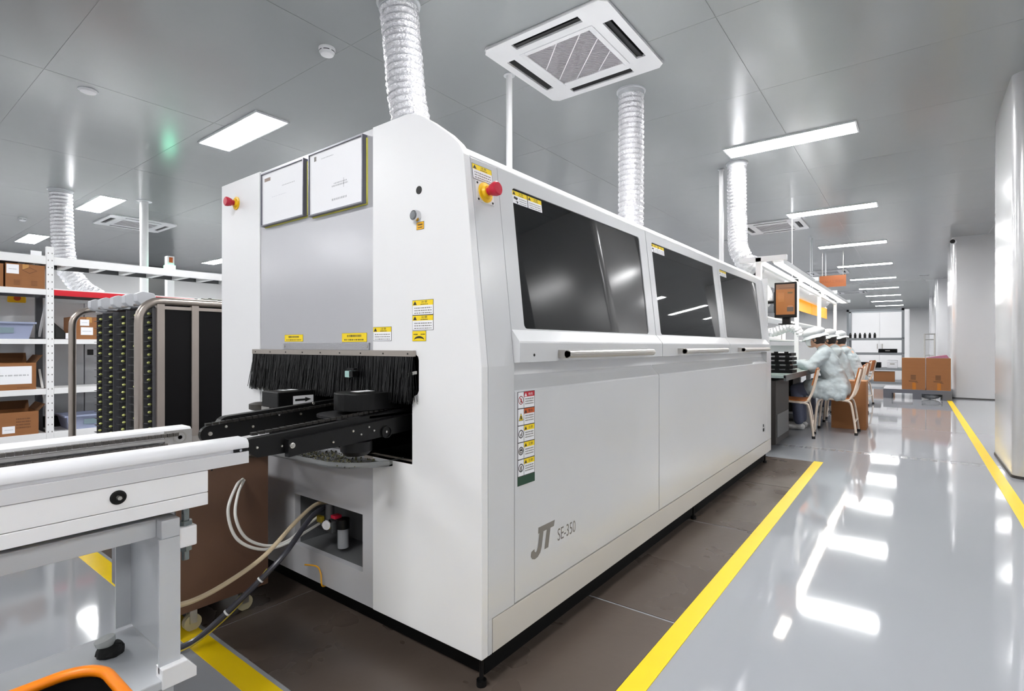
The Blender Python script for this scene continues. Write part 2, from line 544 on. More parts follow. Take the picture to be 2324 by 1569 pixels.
# camera on the second pilaster
t = thing('security_camera', 'small round security camera at the top of the second pilaster', 'camera', (.62, 13.5, 3.1))
MB().lathe([(.05, 0), (.05, .02)], (.62, 13.6, 3.1), 16, (0, -1, 0)).build('wall_mount', WHITE, t, smooth=True)
MB().cyl((.62, 13.58, 3.1), (.60, 13.38, 3.08), .045, n=16).build('camera_body', WHITE, t, smooth=True)
MB().cyl((.60, 13.379, 3.08), (.599, 13.37, 3.08), .04, n=16).build('lens', INK, t, smooth=True)

# silver foil ducts
def foil_path(name, label, path, r, pitch=.042, collar=None, group='silver foil ducts'):
    pts = [Vector(p) for p in path]
    # resample
    L = [0]
    for a, b in zip(pts, pts[1:]): L.append(L[-1] + (b - a).length)
    n = max(8, int(L[-1] / pitch) * 4)
    out = []
    k = 0
    for i in range(n + 1):
        d = L[-1] * i / n
        while k < len(L) - 2 and L[k + 1] < d: k += 1
        f = (d - L[k]) / max(1e-6, L[k + 1] - L[k])
        out.append(pts[k].lerp(pts[k + 1], f))
    rr = random.Random(int(r * 1e4) + n)
    jit = {}
    def rf(k, i):
        if (k, i) not in jit: jit[(k, i)] = rr.uniform(-.016, .016)
        return r * ((1.0, .965, .885, .955)[k % 4] + jit[(k, i)])
    t = thing(name, label, 'duct', tuple(pts[-1]), group)
    MB().tube(out, r, 28, True, rfun=rf).build('corrugated_hose', FOIL, t, smooth=True, angle=28)
    if collar:
        c, d = collar
        MB().lathe([(r * 1.12, 0), (r * 1.12, .012), (r * 1.0, .014), (r * 1.0, .05)], c, 28, d).build('ceiling_collar', LGREY, t, smooth=True)
    return t
foil_path('foil_duct', 'silver corrugated duct rising behind the front panel of the machine', [(-2.575, 2.2, 3.19), (-2.53, 2.23, 2.6), (-2.43, 2.28, 2.0), (-2.42, 2.29, 1.685)], .122, collar=((-2.575, 2.2, 3.2), (0, 0, -1)))
foil_path('foil_duct', 'silver corrugated duct from the machine roof up to the ceiling behind the air conditioner', [(-1.9, 4.15, 3.19), (-1.9, 4.15, 2.5), (-1.9, 4.14, 1.685)], .108, collar=((-1.9, 4.15, 3.2), (0, 0, -1)))
foil_path('foil_duct', 'silver corrugated duct bending into the white pipe over the work bench', [(-1.66, 6.55, 3.19), (-1.66, 6.55, 2.6)] + bez([(-1.64, 6.5, 2.45), (-1.61, 6.4, 2.2), (-1.56, 6.36, 2.07), (-1.52, 6.42, 1.98), (-1.5, 6.56, 1.96)], 5), .108, collar=((-1.66, 6.55, 3.2), (0, 0, -1)))
foil_path('foil_duct', 'silver corrugated duct above the storage rack at the left', [(-9.39, 2.01, 3.19), (-9.35, 2.03, 2.4)] + bez([(-9.3, 2.06, 2.1), (-9.2, 2.2, 1.85), (-9.1, 2.35, 1.72)], 5), .13, .05, collar=((-9.39, 2.01, 3.2), (0, 0, -1)))
# slim posts dropping from the ceiling
def drop_post(x, y, zb, w, label, rnd=True):
    t = thing('ceiling_post', label, 'post', (x, y, zb))
    if rnd:
        MB().cyl((x, y, zb), (x, y, ZC - .006), w / 2, n=20).build('pole', WHITE, t, smooth=True)
        MB().lathe([(w * .9, -.006), (w * .9, 0)], (x, y, ZC), 20).build('flange', LGREY, t, smooth=True)
    else:
        MB().box(x - w / 2, x + w / 2, y - w / 2, y + w / 2, zb, ZC - .006).build('pole', WHITE, t, bevel=.004)
        MB().box(x - w * .8, x + w * .8, y - w * .8, y + w * .8, ZC - .006, ZC).build('flange', LGREY, t)
drop_post(-2.56, 3.32, 1.676, .05, 'slim white round post between the machine and the big air conditioner')
drop_post(-1.87, 6.67, 0, .045, 'slim white square post behind the far end of the machine', False)
drop_post(-9.12, 2.92, 1.7, .11, 'white post standing by the dark door at the left')
# ------------------------------------------------------------------ wave soldering machine
YF, YB, XR, XL = 1.204, 5.24, -1.033, -2.728
M = thing('soldering_machine', 'large white wave soldering machine with dark windows and bar handles', 'machine', (-1.9, 3.2, 0))
def SXz(z, n=0.0):
    return -1.036 - (z - 1.01) * 0.111 + n
def S(y, z, n=0.0):
    return (SXz(z) + n * .994, y, z + n * .11)

# end face: two white panels and the grey middle panel
shoulder = [(-1.107, 1.645), (-1.113, 1.662), (-1.13, 1.684), (-1.17, 1.722), (-1.25, 1.782), (-1.30, 1.814), (-1.335, 1.829), (-1.365, 1.835)]
poly = [(-1.549, .1), (XR, .1), (XR, .985), (-1.036, 1.012)] + shoulder + [(-1.549, 1.835), (-1.549, 1.02), (-1.325, 1.02), (-1.312, 1.012), (-1.309, 1.0), (-1.309, .9), (-1.314, .888), (-1.328, .882), (-1.336, .877), (-1.341, .865), (-1.341, .65), (-1.549, .65)]
MB().prism(poly, 'y', YF, YF + .03).build('front_panel', WHITE, M, bevel=.0025)
MB().box(XL, -2.354, YF, YF + .03, .1, 1.838).build('front_panel', WHITE, M, bevel=.0025)
MB().box(-2.352, -1.551, YF + .004, YF + .03, 1.02, 1.833).build('centre_panel', GREY, M, bevel=.0015)
mb = MB()
mb.box(-2.352, -2.07, YF + .004, YF + .03, .1, .65).box(-1.612, -1.551, YF + .004, YF + .03, .1, .65)
mb.box(-2.07, -1.612, YF + .004, YF + .03, .1, .217).box(-2.07, -1.612, YF + .004, YF + .03, .428, .65)
mb.build('lower_panel', mat('grey_lower_panel', (200, 200, 204), 0.35, 0.2, vary=0.03), M)
MB().box(-2.345, -2.327, YF + .004, YF + .03, .65, 1.02).build('opening_edge', WHITE, M)

# housing walls and roof, hollow
mb = MB()
ya = YF + .031
mb.box(XL, XL + .02, ya, YB, .1, 1.675)
roof = [(XL, 1.655), (-1.2, 1.655), (-1.12, 1.63), (-1.109, 1.648), (-1.114, 1.664), (-1.128, 1.675), (-1.15, 1.679), (XL, 1.679)]
mb.prism(roof, 'y', ya, YB)
mb.box(XL, -1.06, ya, YB, .1, .12)
mb.prism([(-1.12, .2), (-1.075, .2), (-1.075, .965), (-1.155, 1.62), (-1.165, 1.62), (-1.12, 1.0)], 'y', ya, YB)
mb.box(XL, -1.06, YB - .02, YB, .1, 1.66)
mb.build('housing', WHITE, M, smooth=True)
# black walls stand in for the unlit inside of the opening; then the air-supply niche
LIN = mat('inside_darkness', (9, 9, 10), 0.8)
mb = MB()
mb.box(-2.33, -1.25, 2.6, 2.61, .45, 1.05).box(-2.35, -2.33, ya, 2.6, .45, 1.06).box(-1.29, -1.27, ya, 2.6, .45, 1.06)
mb.box(-2.33, -1.29, ya, 2.6, 1.04, 1.05).box(-2.33, -1.29, ya, 2.6, .47, .48)
mb.build('dark_inside', LIN, M)
NIC = mat('niche_grey', (96, 97, 99), 0.5)
mb = MB()
mb.box(-2.075, -2.07, YF + .03, 1.40, .21, .435).box(-1.612, -1.607, YF + .03, 1.40, .21, .435)
mb.box(-2.07, -1.612, 1.395, 1.40, .21, .435).box(-2.07, -1.612, YF + .03, 1.395, .212, .217).box(-2.07, -1.612, YF + .03, 1.395, .428, .433)
mb.build('niche_lining', NIC, M)

# side: corner panel, doors, kick panel, end panel
prof = [(-1.12, .208), (XR, .208), (XR, .985), (-1.036, 1.012), (-1.106, 1.642), (-1.12, 1.646)]
MB().prism(prof, 'y', ya, 1.367).box(-1.12, XR, ya, 1.254, .1, .2085).build('corner_panel', WHITE_SHADE, M, bevel=.0015)
MB().prism(prof, 'y', 5.066, YB).build('corner_panel', WHITE_SHADE, M, bevel=.0015)
MB().box(-1.12, XR, 1.2575, YB, .1, .205).build('kick_panel', mat('kick_panel_paint', (210, 206, 199), 0.2, vary=0.02), M, bevel=.0015)
SLOT = mat('seam_shadow', (30, 30, 30), 0.8)
MB().box(-1.13, -1.10, 1.37, 5.06, .96, 1.02).build('gap_channel', SLOT, M)

def upper_door(y0, y1, wy0, wy1, hy0, hy1):
    wz0, wz1 = 1.107, 1.595
    z0, z1 = 1.10, 1.644
    mb = MB()
    inner = rrect(wy0, wy1, wz0, wz1, .016, 4)
    def outer_pt(p):
        # project window outline onto the outer rectangle (along the nearer side)
        dy0, dy1, dz0, dz1 = p[0] - wy0, wy1 - p[0], p[1] - wz0, wz1 - p[1]
        m_ = min(dy0, dy1, dz0, dz1)
        y, z = p
        if dy0 <= .0161: y = y0 + (p[0] - wy0) * .0
        if dy1 <= .0161: y = y1
        if dz0 <= .0161: z = z0
        if dz1 <= .0161: z = z1
        return (y, z)
    n = len(inner)
    out = [outer_pt(p) for p in inner]
    vs = [S(p[0], p[1], 0) for p in inner] + [S(p[0], p[1], 0) for p in out] + [S(p[0], p[1], -.018) for p in inner] + [S(p[0], p[1], -.018) for p in out]
    fs = []
    for i in range(n):
        j = (i + 1) % n
        fs += [(i, n + i, n + j, j), (i, j, 2 * n + j, 2 * n + i), (n + i, 3 * n + i, 3 * n + j, n + j)]
    mb.add(vs, fs)
    # projecting lower flap
    mb.prism([(SXz(1.10) - .02, 1.10), (SXz(1.10) + .002, 1.102), (-1.0135, 1.064), (-1.012, 1.058), (-1.012, .995), (-1.05, .993), (-1.06, 1.02)], 'y', y0, y1)
    d = mb.build('upper_door', WHITE_SHADE, M, smooth=False)
    MB().hexa([S(wy0 - .005, wz0 - .003, -.012), S(wy1 + .005, wz0 - .003, -.012), S(wy1 + .005, wz1 + .005, -.012), S(wy0 - .005, wz1 + .005, -.012),
               S(wy0 - .005, wz0 - .003, -.004), S(wy1 + .005, wz0 - .003, -.004), S(wy1 + .005, wz1 + .005, -.004), S(wy0 - .005, wz1 + .005, -.004)]).build('window_pane', GLASS, d)
    # handle: round bar on two wedge brackets
    xh = -.972
    mb = MB().cyl((xh, hy0, 1.019), (xh, hy1, 1.019), .0142, n=18)
    for y in (hy0, hy1 - .035):
        mb.prism([(-1.013, 1.005), (-.978, 1.005), (-.962, 1.012), (-.962, 1.027), (-.985, 1.034), (-1.013, 1.034)], 'y', y, y + .035)
    mb.build('handle', STEEL, d, smooth=True)
    return d
d1 = upper_door(1.3685, 2.581, 1.442, 2.498, 1.60, 2.36)
d2 = upper_door(2.587, 3.816, 2.652, 3.727, 2.80, 3.60)
d3 = upper_door(3.822, 5.062, 3.872, 4.962, 4.02, 4.84)
MB().cyl((-1.0125, 1.45, 1.018), (-1.011, 1.45, 1.018), .005, n=12).build('screw', INK, d1)

def lower_door(y0, y1):
    prof = [(-1.12, .21), (XR, .21), (XR, .896), (-1.036, .903), (-1.062, .932), (-1.068, .940), (-1.085, .966), (-1.12, .968)]
    return MB().prism(prof, 'y', y0, y1).build('lower_door', WHITE_SHADE, M, bevel=.002)
l1 = lower_door(1.3705, 2.590)
l2 = lower_door(2.597, 5.062)
# lock near the far end
mb = MB().lathe([(.012, 0), (.012, .003)], (XR, 4.93, .36), 16, (1, 0, 0))
mb.box(XR, XR + .006, 4.915, 4.945, .31, .335).build('lock', BLACK, l2)

# levelling feet
MB().box(-2.68, -1.085, 1.28, 5.2, 0.0, .1).build('dark_base', BLACKM, M)  # black box added to deepen the shade under the machine
for x in (-1.06, -2.70):
    for y in (1.235, 3.2, 5.12):
        MB().cyl((x, y, .0), (x, y, .02), .016, n=14).cyl((x, y, .02), (x, y, .1), .007, n=10).build('levelling_foot', BLACK, M, smooth=True)

# ---- lettering on the lower door
U, V = (0, 1, 0), (0, 0, 1)
LOGO = mat('logo_grey', (128, 124, 120), 0.4)
d = Decal((XR, 1.452, .318), U, V, .0003)
def sk(pts, k=.30):   # slant to the right
    return [((u + v * k) * .77, v * .77) for u, v in pts]
h = .132
# J with a hooked foot and bar, joined with the T bar
d.poly(sk([(.035, .105), (.165, .105), (.165, h), (.028, h)], .30), LOGO, 1)
J = [(.052, .106), (.052, .04)]
outer = [(.086, .106), (.086, .038), (.080, .016), (.062, .002), (.040, -.001), (.018, .006), (.004, .02), (.004, .04), (.028, .045), (.030, .034), (.042, .028), (.050, .034), (.053, .045), (.053, .106)]
d.poly(sk(outer, .22), LOGO, 2)
d.poly(sk([(.112, .106), (.112, .02), (.144, .02), (.144, .106)], .22), LOGO, 2)
d.build('maker_logo', l1)
d = Decal((XR, 1.628, .336), U, V, .0003)
d.text('SE-350', 0, .128, 0, .045, LOGO, 1)
part_label(d.build('model_lettering', l1), 'grey SE-350 lettering')

# ---- safety pictogram strip on the lower door
def pict_strip():
    w, hh = .098, .058
    d = Decal((XR, 1.384, .897), U, V, .0006)
    heads = [mat('label_red', (196, 18, 42), .45), mat('label_orange', (206, 92, 32), .45), YELLOW, YELLOW, YELLOW]
    z = 0
    BORD = mat('label_border', (60, 58, 58), .5)
    d.plate(0, w, -.31, 0, BORD)
    for k in range(5):
        top = -k * (hh - .002) - .0015; bot = top - hh + .005
        d.rect(.0025, .034, bot, top, PAPER, 1)
        d.rect(.036, w - .0025, bot, top, PAPER, 1)
        d.rect(.036, w - .0025, top - .017, top, heads[k], 2)
        tri = PAPER if k == 0 else INK
        d.poly([(.038, top - .015), (.052, top - .015), (.045, top - .003)], tri, 3)
        d.text(('危险', '警告', '注意', '注意', '注意')[k], .06, .086, top - .013, top - .004, heads[k] if False else (PAPER if k == 0 else INK), 3)
        for q in range(3):
            d.dashes(.042, w - .008, top - .026 - q * .008, .0035, GREYINK, seed=k * 5 + q)
        cy_ = (top + bot) / 2
        if k == 0:
            d.ring(.0185, cy_, .0115, .0142, mat('label_darkred', (140, 40, 40), .5))
            d.poly([(.009, cy_ + .009), (.011, cy_ + .011), (.028, cy_ - .009), (.026, cy_ - .011)], heads[0], 4)
            d.poly([(.014, cy_ - .008), (.024, cy_ - .008), (.022, cy_ + .002), (.019, cy_ + .008), (.016, cy_ + .001)], mat('label_brown', (120, 60, 40), .5), 3)
        elif k == 1:
            d.poly([(.005, cy_ - .012), (.032, cy_ - .012), (.0185, cy_ + .014)], INK, 2)
            d.poly([(.008, cy_ - .0105), (.029, cy_ - .0105), (.0185, cy_ + .011)], YELLOW, 3)
            d.poly([(.014, cy_ - .008), (.023, cy_ - .008), (.021, cy_ + .004), (.016, cy_ + .004)], INK, 4)
        else:
            d.ring(.0185, cy_, .0105, .0142, mat('label_dark', (62, 62, 66), .5))
            if k == 2: d.poly([(.014, cy_ - .009), (.022, cy_ - .007), (.025, cy_ + .002), (.02, cy_ + .009), (.019, cy_), (.014, cy_ + .001)], GREYINK, 3)
            if k == 3:
                d.ring(.0185, cy_, .004, .009, GREYINK, 3); d.rect(.011, .026, cy_, cy_ + .004, INK, 4)
            if k == 4: d.poly([(.014, cy_ - .01), (.022, cy_ - .01), (.023, cy_ + .006), (.018, cy_ + .008), (.013, cy_ + .003)], GREYINK, 3)
    d.rect(0.0, w, -.31, -5 * (hh - .002) - .001, mat('label_green', (22, 66, 44), .5), 2)
    return part_label(d.build('safety_label_strip', l1), 'strip of five safety pictograms over a dark green block')
pict_strip()

def caution(o, U, V, w, h, name, parent, seed=1, head=.36, pict=False):
    d = Decal(o, U, V, .0006)
    d.plate(0, w, 0, h, mat('label_border', (60, 58, 58), .5))
    b = .0012
    d.rect(b, w - b, b, h * (1 - head), PAPER, 1)
    d.rect(b, w - b, h * (1 - head), h - b, YELLOW, 1)
    t0 = h * (1 - head) + .002
    d.poly([(w * .04, t0), (w * .22, t0), (w * .13, h - .003)], INK, 2)
    d.text('注意', w * .42, w * .72, h * (1 - head) + h * head * .42, h - .003, INK, 2)
    d.dashes(w * .4, w * .75, t0, h * .05, INK, seed + 9, 2)
    u0 = w * .1
    if pict:
        u0 = w * .45
        d.poly([(w * .08, h * .38), (w * .3, h * .3), (w * .36, h * .5), (w * .12, h * .56)], INK, 2)
        d.poly([(w * .14, h * .2), (w * .36, h * .24), (w * .34, h * .06), (w * .28, h * .06), (w * .26, h * .18)], INK, 2)
    for q in range(3):
        d.dashes(u0, w * .92, h * (1 - head) * (.68 - q * .26), h * .06, GREYINK, seed + q, 2)
    return d.build(name, parent)
def flat_yellow(o, U, V, w, h, parent, seed=1, arc=False):
    d = Decal(o, U, V, .0006)
    d.plate(0, w, 0, h, mat('label_border_y', (120, 100, 20), .5))
    d.rect(.001, w - .001, .001, h - .001, YELLOW, 1)
    if arc:
        pts = [(w * .5 + w * .38 * math.cos(math.radians(a)), h * .02 + h * .42 * math.sin(math.radians(a))) for a in range(15, 166, 15)]
        pts += [(w * .5 + w * .38 * math.cos(math.radians(a)), h * .02 + h * .22 * math.sin(math.radians(a))) for a in range(165, 14, -15)]
        d.poly([(u, v + h * .06) for u, v in pts], INK, 2)
        d.dashes(w * .1, w * .4, h * .62, h * .1, INK, seed, 2); d.dashes(w * .62, w * .92, h * .62, h * .1, INK, seed + 1, 2)
    else:
        d.dashes(w * .22, w * .78, h * .55, h * .25, mat('label_olive', (110, 95, 20), .5), seed, 2)
        d.dashes(w * .1, w * .9, h * .18, h * .14, mat('label_olive', (110, 95, 20), .5), seed + 1, 2)
    return d.build('yellow_label', parent)

FX, FZ = (1, 0, 0), (0, 0, 1)
yf = YF - .0002
caution((-1.338, yf, 1.151), FX, FZ, .1, .05, 'caution_label', M, 3)
caution((-1.338, yf, 1.1005), FX, FZ, .1, .05, 'caution_label', M, 4)
flat_yellow((-1.338, yf, 1.064), FX, FZ, .066, .0345, M, 5, True)
caution((-1.545, yf, 1.066), FX, FZ, .1, .05, 'caution_label', M, 6)
flat_yellow((-2.148, yf + .004, 1.066), FX, FZ, .142, .03, M, 7)
flat_yellow((-1.738, yf + .004, 1.063), FX, FZ, .152, .034, M, 8)
d = Decal((-1.318, yf, 1.434), FX, FZ, .0006)
d.plate(0, .036, 0, .026, INK); d.rect(.001, .035, .001, .025, mat('label_amber', (240, 178, 10), .45), 1)
d.dashes(.007, .029, .014, .005, INK, 2, 2); d.dashes(.007, .029, .006, .003, INK, 3, 2)
d.build('switch_label', M)
# labels on the slanted windows and post
nrm = Vector((.994, 0, .11)); up = Vector((-.11, 0, .994))
def slab(y, z, n=.0): return Vector(S(y, z, n))
caution(slab(1.238, 1.575, .0004), (0, 1, 0), up, .097, .05, 'caution_label', M, 21)
caution(slab(1.444, 1.542, -.0036), (0, 1, 0), up, .09, .047, 'window_label', d1, 22, .36, True)
caution(slab(1.536, 1.542, -.0036), (0, 1, 0), up, .09, .047, 'window_label', d1, 23)
caution(slab(2.655, 1.545, -.0036), (0, 1, 0), up, .088, .046, 'window_label', d2, 24, .36, True)
caution(slab(2.745, 1.545, -.0036), (0, 1, 0), up, .088, .046, 'window_label', d2, 25)
caution(slab(3.876, 1.548, -.0036), (0, 1, 0), up, .085, .044, 'window_label', d3, 26, .36, True)
caution(slab(3.962, 1.548, -.0036), (0, 1, 0), up, .085, .044, 'window_label', d3, 27)

# emergency stops
ESY = mat('stop_yellow', (246, 196, 8), .4)
def estop(c, ax, s=1.0, plate=None):
    a = Vector(ax).normalized(); c = Vector(c)
    e = MB().lathe([(.031 * s, 0), (.031 * s, .004 * s), (.022 * s, .006 * s), (.018 * s, .014 * s), (.0, .014 * s)], c, 24, a).build('emergency_stop', ESY, M, smooth=True)
    MB().lathe([(.012 * s, .012 * s), (.012 * s, .022 * s), (.017 * s, .026 * s), (.0215 * s, .04 * s), (.0215 * s, .05 * s), (.018 * s, .053 * s), (.0, .0535 * s)], c, 24, a).build('push_button', RED, e, smooth=True)
    return e
estop((-2.573, YF, 1.729), (0, -1, 0), 1.0)
mb = MB()
P8 = [slab(1.249, 1.506, 0), slab(1.333, 1.506, 0), slab(1.333, 1.571, 0), slab(1.249, 1.571, 0)]
mb.hexa(P8 + [p + nrm * .002 for p in P8])
mb.build('stop_plate', WHITE, M)
for y in (1.256, 1.326):
    for z in (1.512, 1.565):
        if (y, z) != (1.326, 1.565):
            MB().lathe([(.004, .002), (.003, .004), (0, .0045)], slab(y, z), 10, nrm).build('screw', INK, M, smooth=True)
estop(slab(1.291, 1.5395, .002), nrm, 1.05)
MB().lathe([(.0135, 0), (.0135, .0015)], (-1.306, YF, 1.566), 20, (0, -1, 0)).build('hole_plug', INK, M, smooth=True)
b = MB().lathe([(.019, 0), (.019, .01), (.0165, .018), (.0, .018)], (-1.315, YF, 1.481), 24, (0, -1, 0)).build('push_button_switch', CHROME, M, smooth=True)
MB().lathe([(.0125, .0185), (.0115, .021), (0, .0215)], (-1.315, YF, 1.481), 20, (0, -1, 0)).build('button_cap', mat('button_grey', (120, 124, 128), .4), b, smooth=True)

# framed sheets on the grey panel
def sheet(x0, x1, z0, z1, seed):
    fr = MB()
    y0, y1 = YF - .018, YF + .004
    t = .0055
    fr.box(x0, x1, y0, y1, z1 - t, z1).box(x0, x1, y0, y1, z0, z0 + t).box(x0, x0 + t, y0, y1, z0 + t, z1 - t).box(x1 - t, x1, y0, y1, z0 + t, z1 - t)
    f = fr.build('document_frame', mat('frame_grey', (112, 112, 122), .3, .3), M)
    MB().box(x0 + .004, x1 + .003, y1 - .004, y1, z0 - .003, z0 + .004).box(x1, x1 + .003, y1 - .004, y1, z0, z1 - .01).build('yellow_edge', mat('yellow_edging', (232, 226, 90), .5), f)
    d = Decal((x0 + t, y0 + .007, z0 + t), FX, FZ, .001)
    w, h = x1 - x0 - 2 * t, z1 - z0 - 2 * t
    d.plate(0, w, 0, h, PAPER)
    return f, d, w, h
f, d, w, h = sheet(-2.313, -1.971, 1.578, 1.813, 1)
d.rect(.02, .07, h - .035, h - .02, mat('sheet_stamp', (150, 130, 120), .5), 1)
d.dashes(w * .5, w * .8, h * .66, .003, PALEINK, 4, 1)
d.dashes(w * .25, w * .6, h * .5, .002, mat('faint_print', (220, 220, 226), .5), 5, 1)
d.build('sheet', f)
f, d, w, h = sheet(-1.936, -1.585, 1.567, 1.817, 2)
d.rect(.03, .045, h - .03, h - .012, GREYINK, 1); d.dashes(.08, .16, h - .03, .003, PALEINK, 3, 1)
d.dashes(w * .44, w * .74, h * .36, .006, PALEINK, 13, 1); d.dashes(w * .48, w * .72, h * .40, .005, PALEINK, 14, 1); d.rect(w * .66, w * .668, h * .31, h * .46, PALEINK, 1)
d.dashes(w * .44, w * .72, h * .14, .008, PALEINK, 6, 1)
d.build('sheet', f)

# brush curtain over the board opening
ST = mat('strip_aluminium', (176, 168, 160), .35, .7, vary=.04)
bs = MB().box(-2.392, -1.319, YF - .016, YF - .003, 1.013, 1.033).build('brush_strip', ST, M)
for k in range(9):
    x = -2.36 + k * .127
    MB().cyl((x, YF - .016, 1.022), (x, YF - .0175, 1.022), .0028, n=8).build('screw', INK, bs)
rr = random.Random(3)
mb = MB()
for k in range(1500):
    x = -2.39 + 1.068 * rr.random()
    y = YF - .010 + rr.uniform(-.004, .004)
    tilt = rr.gauss(-.012, .012) if x < -1.9 else rr.gauss(0, .01)
    if rr.random() < .04: tilt += rr.uniform(-.05, .05)
    l = rr.uniform(.145, .162)
    w = .0016
    a = (x, y, 1.014); b = (x + tilt, y - .006 + rr.uniform(-.012, .008), 1.014 - l)
    mb.add([(a[0] - w, a[1], a[2]), (a[0] + w, a[1], a[2]), (a[0], a[1] + w, a[2]), (b[0] - w * .7, b[1], b[2]), (b[0] + w * .7, b[1], b[2]), (b[0], b[1] + w * .7, b[2])], [(0, 1, 4, 3), (1, 2, 5, 4), (2, 0, 3, 5)])
o = mb.build('brush_bristles', mat('nylon_bristle', (20, 20, 21), .35, spec=.3, vary=.2, vscale=60), bs)
o['kind'] = 'stuff'
rl = MB().box(-2.146, -1.568, YF - .003, YF + .004, 1.034, 1.060)
rl.build('punched_plate', mat('plate_steel', (170, 170, 174), .3, .7, bump=(300, .3), vary=.08, vscale=90), M)
for x in (-2.138, -1.576):
    MB().lathe([(.005, .003), (.004, .005), (0, .0055)], (x, YF, 1.047), 10, (0, -1, 0)).build('screw', STEEL, M, smooth=True)

# flux drip tray poking out of the opening
TR = mat('tray_steel', (150, 152, 152), .35, .6, vary=.08, vscale=14)
poly = [(-1.44, YF + .05), (-1.44, 1.19), (-1.475, 1.13), (-1.53, 1.075), (-1.6, 1.05), (-2.02, 1.03), (-2.12, 1.04), (-2.17, 1.09), (-2.18, YF + .05)]
mb = MB().prism(poly, 'z', .632, .638)
for a, b in zip(poly, poly[1:]):
    A = Vector((a[0], a[1], 0)); B = Vector((b[0], b[1], 0)); t = (B - A).normalized(); n_ = Vector((-t.y, t.x, 0)) * -.004
    mb.hexa([(A.x, A.y, .632), (B.x, B.y, .632), (B.x + n_.x, B.y + n_.y, .632), (A.x + n_.x, A.y + n_.y, .632), (A.x, A.y, .652), (B.x, B.y, .652), (B.x + n_.x, B.y + n_.y, .652), (A.x + n_.x, A.y + n_.y, .652)])
tr = mb.build('drip_tray', TR, M)
mb = MB()
for k in range(420):
    x = rr.gauss(-1.68, .12); y = 1.06 + abs(rr.gauss(.06, .05))
    if not (-2.1 < x < -1.5 and y < 1.3): continue
    s = rr.uniform(.0015, .005)
    mb.ball((x, y, .6385 + s * .6), s, 5, 4, (1, 1, .8), mi=rr.choice((0, 0, 1, 2)))
o = mb.build('solder_dross', [mat('dross_green', (92, 88, 56), .5, vary=.2), CHROME, mat('dross_dark', (44, 42, 34), .6)], tr)
o['kind'] = 'stuff'
MB().box(-1.6, -1.345, YF + .001, YF + .05, .64, .65).build('opening_sill', mat('sill_steel', (188, 178, 168), .4, .3), M)

# air regulator in the niche
reg = MB().box(-1.985, -1.865, 1.25, 1.31, .29, .335).build('air_regulator', mat('regulator_grey', (70, 72, 74), .45), M, bevel=.004)
MB().lathe([(.022, 0), (.022, .012), (.019, .013), (.019, .011), (0, .011)], (-1.895, 1.25, .322), 24, (.4, -1, 0)).build('gauge', CHROME, reg, smooth=True)
MB().lathe([(.0185, .0118), (0, .0119)], (-1.895, 1.25, .322), 24, (.4, -1, 0)).build('gauge_dial', PAPER, reg, smooth=True)
MB().cyl((-1.835, 1.28, .235), (-1.835, 1.28, .312), .022, n=18).build('filter_bowl', mat('bowl_grey', (150, 152, 156), .2), reg, smooth=True)
MB().cyl((-1.835, 1.28, .312), (-1.835, 1.28, .35), .026, n=18).build('filter_head', BLACK, reg, smooth=True)
MB().box(-1.955, -1.92, 1.238, 1.25, .325, .35).build('yellow_tag', mat('tag_dull_yellow', (150, 128, 20), .5), reg)
MB().box(-1.875, -1.845, 1.25, 1.28, .352, .364).build('red_tag', RED, reg)
MB().cyl((-1.925, 1.28, .335), (-1.925, 1.28, .395), .018, n=16).build('regulator_knob', mat('knob_grey', (110, 110, 114), .4), reg, smooth=True)
MB().cyl((-1.76, 1.394, .31), (-1.76, 1.385, .31), .009, n=12).build('plug', INK, M)

# finger conveyor reaching out of the opening, climbing slightly
INC = .055
def cz(y, z): return z + (y - .7) * INC
def guide(x, w, name, y0=.70, y1=1.9, zc=.776, hh=.026):
    prof = []
    for k in range(9):
        a = math.radians(90 + 180 * k / 8); prof.append((y0 + hh + hh * math.cos(a), cz(y0, zc) + hh * math.sin(a)))
    prof += [(y1, cz(y1, zc) - hh), (y1, cz(y1, zc) + hh)]
    return MB().prism(prof, 'x', x - w / 2, x + w / 2).build(name, BLACK, M)
fg = guide(-1.735, .016, 'chain_guide')
guide(-1.76, .03, 'chain_guide', .76, 1.9, .79, .03)
ng = MB().prism([(.686, .80), (.686, .768), (.712, .748), (.80, .748), (1.7, cz(1.7, .748)), (1.7, cz(1.7, .80))], 'x', -1.43, -1.405).build('side_plate', BLACK, M)
MB().prism([(.79, cz(.79, .782)), (.79, .738), (.84, .742), (1.0, .744), (1.6, cz(1.6, .73)), (1.6, cz(1.6, .782))], 'x', -1.405, -1.385).build('side_plate', BLACK, M)
for x0 in (-1.722, -1.44):
    for k in range(48):
        y = .712 + k * .0205
        MB().box(x0 - .006, x0 + .006, y, y + .0165, cz(y, .803), cz(y, .811)).build('chain_link', mat('chain_dark', (58, 56, 54), .35, .6), fg if x0 < -1.5 else ng)
for y, z, r in ((.728, .776, .006), (.775, .79, .004), (.86, .775, .004), (.95, .80, .004), (1.03, .79, .004), (1.08, .82, .005)):
    MB().lathe([(r, 0), (r, .004), (0, .005)], (-1.727, y, cz(y, z)), 12, (1, 0, 0)).build('bolt', STEEL, fg, smooth=True)
for y, z, r in ((.71, .775, .003), (.78, .765, .003), (.93, .748, .003), (1.0, .768, .0035), (1.03, .752, .003), (1.06, .77, .003), (1.08, .755, .003), (1.13, .742, .004)):
    MB().lathe([(r, 0), (r, .004), (0, .005)], (-1.404 if y < .82 else -1.384, y, cz(y, z)), 12, (1, 0, 0)).build('bolt', STEEL, ng, smooth=True)
MB().lathe([(.008, 0), (.008, .004), (.005, .005), (.005, .009), (0, .009)], (-1.385, .80, .770), 16, (1, 0, 0)).build('bolt', STEEL, ng, smooth=True)
